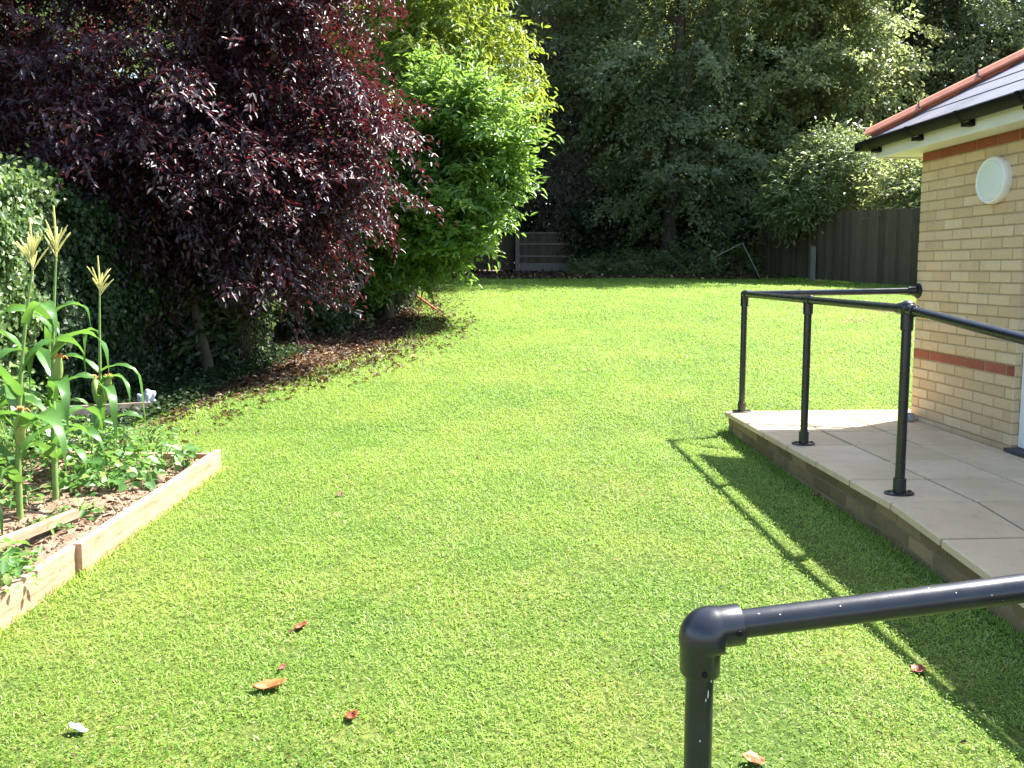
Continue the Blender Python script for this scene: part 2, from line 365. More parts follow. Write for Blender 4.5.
LB = [(-8, -2.1), (1, -1.99), (5.42, -1.97), (5.5, -2.9), (6.3, -3.25), (7.3, -3.1), (8.4, -2.3), (10.2, -1.7), (11.6, -1.35), (13.5, -1.35), (15, -1.6), (17.5, -1.9), (20, -2.2), (23, -2.4), (26, -2.4)]
LBy = np.array([p[0] for p in LB]); LBx = np.array([p[1] for p in LB])
def left_edge(y): return np.interp(y, LBy, LBx)
def right_edge(y): return np.interp(y, [-8, 6.95, 6.96, 15, 22, 25], [6, 6, 10.6, 10.45, 8.25, 7.6])
def back_edge(x): return 23.6+.25*np.sin(x*1.1)+.15*np.sin(x*3.3)
def on_lawn(x, y, jit=0.):
    j = .06*np.sin(y*7.3)+.05*np.sin(y*17.1+1)+.04*np.sin(y*31)
    return (x > left_edge(y)+j*(y > 5.45)+jit) & (x < right_edge(y)) & (y < back_edge(x))
sheet('lawn', np.arange(-3.6, 11, .08), np.arange(-6, 24.5, .08), lambda X, Y: gz(X, Y), M['lawn'], on_lawn)

# building frame: local x to the right, local y away
CX, CY, RZ = 3.155, 6.48, .056
cr, sr = math.cos(RZ), math.sin(RZ)
def to_local(x, y):
    dx = x-CX; dy = y-CY; return dx*cr+dy*sr, -dx*sr+dy*cr
def to_world(lx, ly): return CX+lx*cr-ly*sr, CY+lx*sr+ly*cr
def pz(ly): return .13 if ly > -2.3 else .13+.085*(ly+2.3)

# ------------------------------------------------------------------ patio
PX0 = -1.37
pat = empty('patio', (CX, CY, 0), RZ); pat['kind'] = 'structure'
mb = MB(); rnd = random.Random(3)
yj = [.40-.45*k for k in range(15)]; xj = [PX0, -.92, -.47, -.09, -.012]
def slab(mb, x0, x1, y0, y1, a, zo=0.):
    gp = .0085; c = .006; x0 += gp if x0 > PX0+.01 else 0; x1 -= gp; y0 += gp; y1 -= gp
    za, zb = pz(y0)+zo, pz(y1)+zo
    rx = rnd.uniform(-.001, .001)
    vs = [(x0, y0, za-.038), (x1, y0, za-.038), (x1, y1, zb-.038), (x0, y1, zb-.038),
          (x0, y0, za-c), (x1, y0, za-c), (x1, y1, zb-c), (x0, y1, zb-c),
          (x0+c, y0+c, za+rx), (x1-c, y0+c, za-rx), (x1-c, y1-c, zb-rx), (x0+c, y1-c, zb+rx)]
    mb.add(vs, [(0, 3, 2, 1), (0, 1, 5, 4), (1, 2, 6, 5), (2, 3, 7, 6), (3, 0, 4, 7), (4, 5, 9, 8), (5, 6, 10, 9), (6, 7, 11, 10), (7, 4, 8, 11), (8, 9, 10, 11)], a)
for i in range(len(yj)-1):
    ya, yb = yj[i+1], yj[i]
    for j in range(len(xj)-1): slab(mb, xj[j], xj[j+1], ya, yb, rnd.random(), rnd.uniform(-.0012, .0012))
for k in range(3): slab(mb, -.012+k*.45, .438+k*.45, .03, .40, rnd.random())
mb.build('paving', M['paving'], pat)
# joint bed
mb = MB()
for y0, y1 in ((-6.0, -2.3), (-2.3, .385)):
    z0, z1 = pz(y0)-.012, pz(y1)-.012
    vs = [(PX0+.006, y0, -.25), (-.02, y0, -.25), (-.02, y1, -.25), (PX0+.006, y1, -.25), (PX0+.006, y0, z0), (-.02, y0, z0), (-.02, y1, z1), (PX0+.006, y1, z1)]
    mb.add(vs[:0]+vs, [(4, 5, 6, 7)])
mb.build('joint', M['soil'], pat)
# brick plinth under the slabs (edge face and far face)
def brick_face(mb, P0, du, dn, length, z0fun, ncourse, hole=None, bl=.215, bh=.065, j=.010, seed=0, pr=.006, start=0, avar=None, k0=0):
    """bricks on a vertical face. P0 origin (x,y); du along; dn outward"""
    rnd = random.Random(seed)
    for k in range(k0, k0+ncourse):
        s = 0.0; first = True
        while s < length-.02:
            L = bl if not (first and k % 2) else (bl-j)/2
            first = False
            e = min(s+L, length)
            if e-s > .02:
                seg = [(s, e)]
                if hole:
                    h0, h1, hz0, hz1 = hole; zz = z0fun(s, k)
                    if hz0-.01 <= zz < hz1:
                        seg = [(a, b) for a, b in ((s, min(e, h0)), (max(s, h1), e)) if b-a > .015]
                for a, b in seg:
                    jz = rnd.uniform(-.0012, .0012); jp = pr+rnd.uniform(-.0015, .0015)
                    za, zb = z0fun(a, k)+jz, z0fun(b, k)+jz; c = .004
                    def pt(u, n, z): return (P0[0]+du[0]*u+dn[0]*n, P0[1]+du[1]*u+dn[1]*n, z)
                    vs = [pt(a, 0, za), pt(b, 0, zb), pt(b, 0, zb+bh), pt(a, 0, za+bh),
                          pt(a+c*.3, jp-.002, za+c*.3), pt(b-c*.3, jp-.002, zb+c*.3), pt(b-c*.3, jp-.002, zb+bh-c*.3), pt(a+c*.3, jp-.002, za+bh-c*.3),
                          pt(a+c, jp, za+c), pt(b-c, jp, zb+c), pt(b-c, jp, zb+bh-c), pt(a+c, jp, za+bh-c)]
                    fs = [(0, 1, 5, 4), (1, 2, 6, 5), (2, 3, 7, 6), (3, 0, 4, 7), (4, 5, 9, 8), (5, 6, 10, 9), (6, 7, 11, 10), (7, 4, 8, 11), (8, 9, 10, 11)]
                    if du[0]*dn[1]-du[1]*dn[0] > 0: fs = [f[::-1] for f in fs]
                    mb.add(vs, fs, rnd.random() if avar is None else avar(rnd))
            s += L+j
mb = MB()
brick_face(mb, (PX0+.03, .375), (0, -1), (-1, 0), 6.2, lambda s, k: pz(.375-s)-.038-.075*(k+1)+.008, 4, seed=5, pr=.005)
brick_face(mb, (PX0+.03, .375), (1, 0), (0, 1), 2.6, lambda s, k: .13-.038-.075*(k+1)+.008, 4, seed=6, pr=.005)
mb.build('plinth_bricks', M['plinth'], pat)
mb = MB()
for y0, y1 in ((-6.0, -2.3), (-2.3, .374)):
    z0, z1 = pz(y0)-.04, pz(y1)-.04; xa = PX0+.031
    mb.add([(xa, y0, -.3), (xa, y1, -.3), (xa, y1, z1), (xa, y0, z0)], [(0, 3, 2, 1)])
mb.add([(PX0+.031, .374, -.3), (1.3, .374, -.3), (1.3, .374, .09), (PX0+.031, .374, .09)], [(0, 3, 2, 1)])
mb.build('plinth_mortar', M['mortar_dark'], pat)

# ------------------------------------------------------------------ brick building
bld = tag(empty('brick_building', (CX, CY, 0), RZ), 'single storey buff brick building with slate hip roof and white eaves beside the patio', 'building')
LEN, WID = 7.4, 5.0
zc = lambda s, k: .018+.075*k
hole = (1.20, 2.22, -1, 2.05)
KB = 8; KT = 28
mb = MB(); mr = MB(); mr2 = MB()
for (P0, du, dn, ln, h, sd) in (((0, 0), (0, -1), (-1, 0), LEN, hole, 1), ((0, 0), (1, 0), (0, 1), WID, None, 2)):
    brick_face(mb, P0, du, dn, ln, zc, KB+4, h, seed=sd, k0=-4)
    brick_face(mb, P0, du, dn, ln, zc, KT-KB-1, h, seed=sd+10, k0=KB+1)
    if h:
        for a_, l_ in ((0, h[0]), (h[1], LEN-h[1])):
            mr = MB(); brick_face(mr, (P0[0], P0[1]-a_), du, dn, l_, zc, 1, None, seed=sd+20, k0=KB); mr.build('red_brick_band', M['red'], bld)
    else:
        mr = MB(); brick_face(mr, P0, du, dn, ln, zc, 1, None, seed=sd+20, k0=KB); mr.build('red_brick_band', M['red'], bld)
    brick_face(mr2, P0, du, dn, ln, zc, 1, None, seed=sd+30, k0=KT)
wall = mb.build('wall', M['buff'], bld)
mr2.build('red_brick_eaves_course', M['red'], bld)
mb = MB()   # mortar body, with the door opening and its brick reveals
zt = .018+.075*29
def quad(mb, a, b, c, d): mb.add([a, b, c, d], [(0, 1, 2, 3)])
quad(mb, (0, -1.2, -.4), (0, 0, -.4), (0, 0, zt), (0, -1.2, zt))
quad(mb, (0, -LEN, -.4), (0, -2.22, -.4), (0, -2.22, zt), (0, -LEN, zt))
quad(mb, (0, -2.22, 2.04), (0, -1.2, 2.04), (0, -1.2, zt), (0, -2.22, zt))
quad(mb, (0, 0, -.4), (WID, 0, -.4), (WID, 0, zt), (0, 0, zt))
quad(mb, (WID, 0, -.4), (WID, -LEN, -.4), (WID, -LEN, zt), (WID, 0, zt))
quad(mb, (0, -LEN, -.4), (WID, -LEN, -.4), (WID, -LEN, zt), (0, -LEN, zt))
quad(mb, (0, -1.2, -.4), (.11, -1.2, -.4), (.11, -1.2, 2.04), (0, -1.2, 2.04))
quad(mb, (0, -2.22, -.4), (.11, -2.22, -.4), (.11, -2.22, 2.04), (0, -2.22, 2.04))
quad(mb, (0, -2.22, 2.04), (.11, -2.22, 2.04), (.11, -1.2, 2.04), (0, -1.2, 2.04))
mb.build('wall_mortar', M['mortar'], bld)
mb = MB()
brick_face(mb, (.0, -1.2), (1, 0), (0, -1), .105, zc, 31, None, seed=44, k0=-4, bl=.0975, pr=.004)
mb.build('reveal_bricks', M['buff'], bld)
# door: frame, panel, glass, handle, threshold
mb = MB()
mb.box(.045, .11, -1.265, -1.206, .16, 2.035); mb.box(.045, .11, -2.215, -2.156, .16, 2.035); mb.box(.045, .11, -2.156, -1.265, 1.97, 2.035)
fr = mb.build('door_frame', M['plastic'], bld, bevel=.004)
mb = MB(); mb.box(.062, .10, -2.150, -1.271, .17, 1.965)
dr = mb.build('door', M['plastic'], bld, bevel=.004)
mb = MB(); mb.box(.058, .0615, -1.98, -1.44, 1.1, 1.8); mb.build('pane', M['glass'], dr)
mb = MB(); mb.tube([(.06, -2.08, 1.12), (.02, -2.08, 1.12), (.02, -1.96, 1.12)], .009, 8); mb.build('handle', M['metal'], dr, True)
mb = MB(); mb.box(-.05, .12, -2.214, -1.206, .135, .158); mb.build('threshold', M['dark_void'], bld, bevel=.003)
# soffit, fascia
O = .25; zs = zt-.006
mb = MB()
mb.box(-O+.021, -.008, -LEN-O, O-.021, zs, zs+.012); mb.box(-.008, WID+O, .008, O-.021, zs, zs+.012)
mb.build('soffit', M['white'], bld)
mb = MB()
mb.box(-O, -O+.02, -LEN-O, O, zs-.012, zs+.15); mb.box(-O+.02, WID+O, O-.02, O, zs-.012, zs+.15)
mb.build('fascia', M['white'], bld, bevel=.003)
# gutter: half round channel with rims
def gutter(mb, p0, p1, nrmv):
    p0 = Vector(p0); p1 = Vector(p1); n = Vector(nrmv); r = .056
    prof = [(math.cos(t)*r, math.sin(t)*r) for t in [math.pi+math.pi*i/10 for i in range(11)]]
    prof = [(-r-.006, .0), (-r-.006, .006)] [::-1]+prof+[(r+.006, .0), (r+.006, .006)]
    inner = [(x*.93, y*.93+.003) for x, y in prof][::-1]
    full = prof+inner; L = len(full); vs = []
    for p in (p0, p1):
        for x, y in full: vs.append(p+n*x+Vector((0, 0, y)))
    fs = [(i, (i+1) % L, L+(i+1) % L, L+i) for i in range(L)]
    mb.add(vs, fs)
gx = -O-.062; gzz = zs+.115
mb = MB(); gutter(mb, (gx, -LEN-O, gzz), (gx, O+.12, gzz), (-1, 0, 0)); gutter(mb, (-O-.118, O+.062, gzz), (WID+O, O+.062, gzz), (0, 1, 0))
mb.box(gx-.055, gx+.055, O+.118, O+.122, gzz-.055, gzz+.004)
gut = mb.build('gutter', M['gutter'], bld, True)
for i, yy in enumerate([.18, -.42, -1.02, -1.62, -2.3, -3.0, -3.7, -4.4, -5.1, -5.8, -6.5]):
    mb = MB(); n = 12
    ring = []
    pts = [(gx-.064*math.cos(t), yy, gzz-.064*math.sin(t)) for t in [math.pi*k/n for k in range(n+1)]]
    for k in range(n):
        a, b = pts[k], pts[k+1]
        mb.add([(a[0], yy-.014, a[2]), (b[0], yy-.014, b[2]), (b[0], yy+.014, b[2]), (a[0], yy+.014, a[2])], [(0, 1, 2, 3)])
    mb.box(gx-.067, gx-.058, yy-.014, yy+.014, gzz-.004, gzz+.012)
    mb.box(-O-.062, -O-.002, yy-.03, yy+.03, gzz-.085, gzz-.062)
    mb.box(-O-.012, -O-.001, yy-.022, yy+.022, gzz-.085, gzz-.02)
    b = mb.build('gutter_bracket', M['gutter'], bld)
# roof: stepped slate courses on the lawn side and the far hip
RP = R(31); ez = zs+.145; ex = -O-.045
ridge_x = WID/2; rise = (ridge_x-ex)*math.tan(RP)
mb = MB(); nC = int((ridge_x-ex)/math.cos(RP)/.265)+1
for c in range(nC):
    for sidei in (0, 1):
        s0 = c*.265*math.cos(RP); s1 = min((c+1)*.265*math.cos(RP), ridge_x-ex)
        z0 = ez+s0*math.tan(RP)+.007; z1 = ez+s1*math.tan(RP); y_hi = -ex
        off = (c % 2)*.15
        if sidei == 0:
            a0 = -LEN-O; e0 = y_hi-s0; e1 = y_hi-s1; yy = e0
            first = True
            while yy > a0:
                w = .3 if not first else .3-off; first = False
                yn = max(yy-w, a0); q0 = min(yy, e0); q1 = min(yy, e1)
                if yn < q1 or True:
                    t = min(yy, e1) ; bq = min(yn, e1)
                    mb.add([(ex+s0, yn+.002, z0), (ex+s0, yy, z0), (ex+s1, max(t, bq+.001), z1), (ex+s1, bq, z1), (ex+s0, yn+.002, z0-.009), (ex+s0, yy, z0-.009)], [(0, 3, 2, 1), (0, 1, 5, 4)], random.random())
                yy = yn
        else:
            xx0 = ex+s0; xx1 = ex+s1; xe0 = WID-ex-s0; xe1 = WID-ex-s1
            if xe1 > xx1:
                mb.add([(xx0, y_hi-s0, z0), (xe0, y_hi-s0, z0), (xe1, y_hi-s1, z1), (xx1, y_hi-s1, z1), (xx0, y_hi-s0, z0-.009), (xe0, y_hi-s0, z0-.009)], [(0, 1, 2, 3), (0, 4, 5, 1)], random.random())
quad(mb, (ridge_x, -LEN-O, ez+rise), (WID-ex, -LEN-O, ez), (WID-ex, -ex, ez), (ridge_x, -ex-(ridge_x-ex), ez+rise))
quad(mb, (ex+.02, -LEN-O, ez-.02), (WID-ex, -LEN-O, ez-.02), (ridge_x, -LEN-O, ez+rise), (ridge_x, -LEN-O, ez+rise-.001))
roof = mb.build('roof', M['slate'], bld)
# hip tiles (terracotta angle tiles, each lapped on the last) and ridge
def angle_tile(mb, a, b, w=.088, t=.014, drop=.062):
    a = Vector(a); b = Vector(b); d = (b-a).normalized(); s = d.cross(Vector((0, 0, 1))).normalized(); u = s.cross(d)
    prof = [(-w, -drop), (-w*.45, -drop*.28), (0, 0), (w*.45, -drop*.28), (w, -drop)]
    vs = []
    for p in (a, b):
        for x, y in prof: vs.append(p+s*x+u*(y+t))
        for x, y in prof[::-1]: vs.append(p+s*x*.97+u*(y))
    L = 10; mb.add(vs, [(i, (i+1) % L, L+(i+1) % L, L+i) for i in range(L)]+[tuple(range(L-1, -1, -1)), tuple(range(L, 2*L))], random.random())
h0 = Vector((ex-.01, -ex+.01, ez+.062)); h1 = Vector((ridge_x, -ex-(ridge_x-ex), ez+rise+.062)); hl = (h1-h0).length; hd = (h1-h0).normalized()
s = 0; k = 0
mb = MB()
while s < hl:
    a = h0+hd*s; b = h0+hd*min(s+.44, hl); angle_tile(mb, a+Vector((0, 0, .010)), b+Vector((0, 0, -.004))); s += .43; k += 1
s = 0; r1_ = Vector((ridge_x, -LEN-O, ez+rise+.06)); rl = (r1_-h1).length; rd = (r1_-h1).normalized()
while s < rl:
    angle_tile(mb, h1+rd*s, h1+rd*min(s+.44, rl)+Vector((0, 0, -.01))); s += .43
mb.build('hip_tiles', M['terracotta'], bld)
s = .43
while s < hl:
    mb = MB(); p = h0+hd*s; sdv = hd.cross(Vector((0, 0, 1))).normalized(); u = sdv.cross(hd)
    mb.tube([p+sdv*x+u*y for x, y in ((-.088, -.045), (-.04, .0), (0, .026), (.04, .0), (.088, -.045))], .006, 6); s += .43; mb.build('hip_clip', M['gutter'], bld)
mb = MB(); p = h0
mb.tube([p+Vector((.02, -.02, .02)), p+Vector((-.03, .03, .03)), p+Vector((-.05, .05, .07)), p+Vector((-.03, .03, .10))], .009, 7)
mb.build('hip_iron', M['metal'], bld, True)

# wall light
lx, lz = None, 1.885
yl = 5.68-CY
lamp = tag(empty('wall_light', (*to_world(-.006, -.93), 1.885), RZ), 'round white bulkhead light with frosted cover mounted high on the brick wall', 'wall light')
def disc(mb, prof, n=40):
    vs = []; fs = []
    for (r_, d) in prof:
        for k in range(n):
            t = 2*math.pi*k/n; vs.append((-d, r_*math.cos(t), r_*math.sin(t)))
    for i in range(len(prof)-1):
        for k in range(n): fs.append((i*n+k, i*n+(k+1) % n, (i+1)*n+(k+1) % n, (i+1)*n+k))
    fs.append(tuple((len(prof)-1)*n+k for k in range(n)))
    mb.add(vs, fs)
mb = MB(); disc(mb, [(.150, 0), (.155, .02), (.154, .045), (.149, .056), (.144, .060), (.135, .059), (.129, .052)]); mb.build('rim', M['plastic'], lamp, True)
mb = MB(); disc(mb, [(.1285, .0525), (.125, .058), (.10, .062), (.06, .064), (.02, .065)]); mb.build('diffuser', M['opal'], lamp, True)

# ------------------------------------------------------------------ handrails
PR = .0245
def sleeve(mb, a, b, r, n=20):
    a = Vector(a); b = Vector(b); d = (b-a).normalized(); L = (b-a).length
    mb.tube([a, a+d*.003, b-d*.003, b], [r-.003, r, r, r-.003], n)
hr = tag(empty('handrail', (*to_world(-1.245, -.91), .13), RZ), 'black tubular handrail on three visible posts along the raised patio edge', 'handrail')
def L2(x, y, z): return Vector((x+1.245, y+.91, z-.13))
XP = -1.245; zr = 1.10
posts = [.35, -.91, -2.15, -3.40, -4.65]
def zrail(y): return zr if y > -2.15 else zr+.085*(y+2.15)
for i, y in enumerate(posts):
    zb = pz(y); zt_ = zrail(y)
    mb = MB(); mb.tube([L2(XP, y, zb+.01), L2(XP, y, zt_-.03)], PR, 20)
    p = mb.build('post', M['paint'], hr, True)
    mb = MB(); n = 28   # oval flange with bolts
    def ell(rx, ry, z): return [L2(XP+rx*math.cos(2*math.pi*k/n), y+ry*math.sin(2*math.pi*k/n), z) for k in range(n)]
    vs = ell(.078, .052, zb+.001)+ell(.078, .052, zb+.009)+ell(.072, .046, zb+.012)
    mb.add(vs, [(j*n+k, j*n+(k+1) % n, (j+1)*n+(k+1) % n, (j+1)*n+k) for j in range(2) for k in range(n)]+[tuple(2*n+k for k in range(n))])
    sleeve(mb, L2(XP, y, zb+.01), L2(XP, y, zb+.085), PR+.008)
    for sx in (-.056, .056): mb.tube([L2(XP+sx, y, zb+.01), L2(XP+sx, y, zb+.019)], .009, 6)
    mb.build('base_flange', M['paint'], hr, True)
# fittings
mb = MB()   # corner fitting at the far post (three way)
sleeve(mb, L2(XP, .35, zr-.10), L2(XP, .35, zr+.0), PR+.007); sleeve(mb, L2(XP, .36, zr), L2(XP, .29, zr), PR+.007)
sleeve(mb, L2(XP-.01, .35, zr), L2(XP+.065, .345, zr+.001), PR+.007)
n = 12
def ball(mb, c, r, n=16):
    c = Vector(c); vs = []; fs = []
    for i in range(n+1):
        for k in range(n): t = math.pi*i/n; p = 2*math.pi*k/n; vs.append(c+Vector((math.sin(t)*math.cos(p), math.sin(t)*math.sin(p), math.cos(t)))*r)
    for i in range(n):
        for k in range(n): fs.append((i*n+k, (i+1)*n+k, (i+1)*n+(k+1) % n, i*n+(k+1) % n))
    mb.add(vs, fs)
ball(mb, L2(XP, .35, zr), PR+.0075); mb.build('corner_fitting', M['paint'], hr, True)
mb = MB(); sleeve(mb, L2(XP, -.91, zr-.095), L2(XP, -.91, zr-.005), PR+.007); sleeve(mb, L2(XP, -.955, zr), L2(XP, -.865, zr), PR+.007)
mb.tube([L2(XP, -.91, zr+.028), L2(XP, -.91, zr+.036)], .007, 6); mb.build('tee_fitting', M['paint'], hr, True)
mb = MB(); sleeve(mb, L2(XP, -2.15, zr-.11), L2(XP, -2.15, zr-.01), PR+.007); sleeve(mb, L2(XP, -2.15, zr), L2(XP, -2.07, zr), PR+.007)
ball(mb, L2(XP, -2.15, zr+.004), .043); sleeve(mb, L2(XP, -2.14, zr), L2(XP, -2.225, zrail(-2.225)), PR+.007); mb.build('knuckle_fitting', M['paint'], hr, True)
for y in posts[3:]:
    mb = MB(); sleeve(mb, L2(XP, y, zrail(y)-.095), L2(XP, y, zrail(y)-.005), PR+.007); sleeve(mb, L2(XP, y-.045, zrail(y-.045)), L2(XP, y+.045, zrail(y+.045)), PR+.007); mb.build('tee_fitting', M['paint'], hr, True)
mb = MB(); mb.tube([L2(XP, .35, zr), L2(XP, -2.15, zr)], PR, 20); mb.build('rail', M['paint'], hr, True)
mb = MB(); mb.tube([L2(XP, -2.15, zr), L2(XP, -4.9, zrail(-4.9))], PR, 20); mb.build('sloping_rail', M['paint'], hr, True)
ye, zee = -.03, 1.135
mb = MB(); mb.tube([L2(XP, .35, zr), L2(-.02, ye, zee)], PR, 20); mb.build('return_rail', M['paint'], hr, True)
mb = MB(); mb.tube([L2(-.0075, ye, zee), L2(-.018, ye, zee), L2(-.022, ye, zee)], [.058, .058, .052], 24)
dv = (L2(-.02, ye, zee)-L2(XP, .35, zr)).normalized(); sleeve(mb, L2(-.02, ye, zee), L2(-.02, ye, zee)-dv*.06, PR+.008); mb.build('wall_flange', M['paint'], hr, True)

# near handrail
A = Vector((.328, 1.390, .685)); dR = Vector((.565, .010, .070)).normalized(); B = A+dR*1.6
nz0 = g(A.x, A.y)
nr = tag(empty('handrail', (A.x, A.y, nz0)), 'thick black handrail with rounded elbow and chipped paint, nearest, in the bottom right foreground', 'handrail')
def N2(v): return Vector(v)-Vector((A.x, A.y, nz0))
PN = .0242
mb = MB(); mb.tube([N2((A.x, A.y, nz0)), N2(A-Vector((0, 0, .05)))], PN, 32); mb.build('post', M['paint'], nr, True)
mb = MB(); mb.tube([N2(A+dR*.05), N2(B-dR*.04)], PN, 32); mb.build('rail', M['paint'], nr, True)
for Pp in (Vector((B.x, B.y, g(B.x, B.y))),):
    mb = MB(); mb.tube([N2(Pp), N2(B-Vector((0, 0, .05)))], PN, 32); mb.build('post', M['paint'], nr, True)
for Pp in (Vector((A.x, A.y, nz0)), Vector((B.x, B.y, g(B.x, B.y)))):
    mb = MB(); mb.tube([N2(Pp), N2(Pp+Vector((0, 0, .012)))], .07, 24); sleeve(mb, N2(Pp+Vector((0, 0, .01))), N2(Pp+Vector((0, 0, .08))), .032); mb.build('base_flange', M['paint'], nr, True)
def elbow(Cc, d, name):
    mb = MB(); r = .0352; pts = []; rad = []
    Rb = .036; up = Vector((0, 0, 1))
    a0 = Cc-up*.080; a1 = Cc-up*Rb
    pts = [a0, a0+up*.0015, a0+up*.004]; rad = [PN+.002, r-.002, r-.0005]
    pts += [a1]; rad += [r]
    for i in range(1, 12):
        t = i/12*math.pi/2
        q = a1+d*(Rb*(1-math.cos(t)))+up*(Rb*math.sin(t)); pts.append(q); rad.append(r+.0095*math.sin(2*t))
    a2 = Cc+d*Rb; a3 = Cc+d*.072
    pts += [a2, a3-d*.003, a3-d*.001, a3]; rad += [r, r-.0003, r-.0015, PN+.002]
    mb.tube([N2(p) for p in pts], rad, 40); return mb.build(name, M['paint'], nr, True)
elbow(A, dR, 'elbow'); 
d2 = -dR; elbow(B, d2, 'elbow')
# paint chips on the elbow and post: thin irregular flakes lying on the surface
mb = MB(); rnd = random.Random(4)
def chip_at(axis_p, side_ang, z, w, h, r_):
    vs = []; c = side_ang
    for (dx, dz) in ((-w, -h), (w*.3, -h*1.1), (w, -h*.2), (w*.7, h*.8), (-w*.1, h*1.1), (-w*.8, h*.4)):
        a = c+dx/r_; vs.append(axis_p+Vector((math.cos(a)*(r_+.0007), math.sin(a)*(r_+.0007), z+dz)))
    mb.add([N2(v) for v in vs], [tuple(range(6))])
ang = -math.pi/2-.10
ax = Vector((A.x, A.y, 0))
for (da, z, w, h, r_) in ((.18, A.z-.068, .0014, .012, .0338), (.12, A.z-.045, .0010, .006, .0338), (.22, A.z-.106, .0016, .007, .0244), (.05, A.z-.116, .0012, .003, .0244), (-.3, A.z-.19, .0012, .002, .0244)):
    mb = MB(); chip_at(ax, ang+da+.3, z, w, h, r_); mb.build('paint_chip', M['chip'], nr)

rnd = random.Random(9)
for k, (sx, aa, w, h) in enumerate(((.10, 1.0, .0022, .0012), (.135, .75, .0012, .0016), (.24, .8, .0016, .0012), (.33, 1.15, .0018, .001), (.44, .7, .0012, .0014), (.40, 1.35, .001, .001))):
    sdv = dR.cross(Vector((0, 0, 1))).normalized(); upv = sdv.cross(dR); c0 = A+dR*sx; mb = MB(); vs = []
    for dx, da in ((-w, -.02), (0, -.05), (w, -.01), (w*.6, .05), (-w*.5, .04)):
        a = aa+da; vs.append(N2(c0+dR*dx+(sdv*math.cos(a)+upv*math.sin(a))*(PN+.0006)))
    mb.add(vs, [tuple(range(5))]); mb.build('paint_chip', M['chip'], nr)
for c0 in (A-Vector((0, 0, .066)), A+dR*.058):
    sdv = dR.cross(Vector((0, 0, 1))).normalized(); mb = MB(); p = c0+sdv*.0345
    mb.tube([N2(p), N2(p+sdv*.0022)], [.0055, .0048], 14); mb.build('grub_screw', M['gutter'], nr)
# small grey lump on the patio by the wall corner
def lump(name, loc, sc, mat, label, cat, seed=0, sub=3, rough=.25, group=None, rz=0):
    import bmesh
    bm = bmesh.new(); bmesh.ops.create_icosphere(bm, subdivisions=sub, radius=1)
    for v in bm.verts:
        p = np.array([v.co[:]]); k = 1+rough*float(n3(p, 2.1, seed)[0])+rough*.5*float(n3(p, 5.3, seed+2)[0])
        v.co = Vector((v.co.x*sc[0]*k, v.co.y*sc[1]*k, max(v.co.z, -.55)*sc[2]*k))
    zmin = min(v.co.z for v in bm.verts)
    for v in bm.verts: v.co.z -= zmin
    me = bpy.data.meshes.new(name); bm.to_mesh(me); bm.free()
    me.polygons.foreach_set('use_smooth', [True]*len(me.polygons))
    o = link(name, me, M[mat]); o.location = loc; o.rotation_euler = (0, 0, rz)
    return tag(o, label, cat, group)
lump('stone', (*to_world(-.10, -.13), .128), (.055, .04, .045), 'stone', 'small grey rounded stone on the patio beside the wall corner', 'stone', 3)

# ------------------------------------------------------------------ raised bed
board_x = -1.95
def plank(name, p0, p1, h, t, mat, label, cat, lift=0, tiltz=0):
    p0 = Vector(p0); p1 = Vector(p1); e = tag(empty(name, p0), label, cat); return e
def boardobj(name, x0, y0, x1, y1, h, t, label, cat, z0=None, z1=None, mat='board', group=None):
    a = math.atan2(y1-y0, x1-x0); L = math.hypot(x1-x0, y1-y0); n = 10; mb = MB()
    za = g(x0, y0)-.03 if z0 is None else z0; zb = g(x1, y1)-.03 if z1 is None else z1
    vs = []
    for i in range(n+1):
        s = i/n; z = (zb-za)*s; w = .003*math.sin(s*9)
        vs += [(L*s, -t/2+w, z), (L*s, t/2+w, z), (L*s, t/2+w, z+h), (L*s, -t/2+w, z+h)]
    fs = [(i*4+k, i*4+(k+1) % 4, (i+1)*4+(k+1) % 4, (i+1)*4+k)[::-1] for i in range(n) for k in range(4)]+[(0, 1, 2, 3), (n*4+3, n*4+2, n*4+1, n*4)]
    mb.add(vs, fs); o = mb.build(name, M[mat], None, bevel=.004); o.location = (x0, y0, za); o.rotation_euler = (0, 0, a)
    return tag(o, label, cat, group)
boardobj('edging_board', -1.93, 3.58, -1.93, 5.36, .175, .042, 'long pale timber edging board running to the far corner of the raised bed', 'timber board')
boardobj('edging_board', -1.965, 1.3, -1.955, 3.62, .168, .042, 'nearer lower timber edging board of the raised bed, with leaf shadows on it', 'timber board')
boardobj('edging_board', -1.952, 5.335, -4.2, 5.45, .155, .035, 'thin timber board closing the far end of the raised bed', 'timber board')
boardobj('wooden_stake', -2.28, 3.50, -2.14, 3.98, .045, .04, 'short weathered wooden stake lying on the soil inside the raised bed', 'wooden stake', g(0, 3.5)+.13, g(0, 3.9)+.135)
boardobj('timber_plank', -3.75, 6.6, -3.15, 7.15, .09, .04, 'old grey plank lying half hidden under the ivy behind the sweetcorn', 'plank', g(0, 6.6)+.10, g(0, 7.1)+.02, 'twig')
def bedz(X, Y): return gz(X, Y)+.085+.018*np.sin(X*9+Y*3)*np.sin(Y*11)+.012*np.sin(X*23)*np.sin(Y*19+X*5)
sheet('bed_soil', np.arange(-4.3, -1.949, .03), np.arange(.8, 5.34, .03), lambda X, Y: bedz(X, Y), M['bed_soil'])
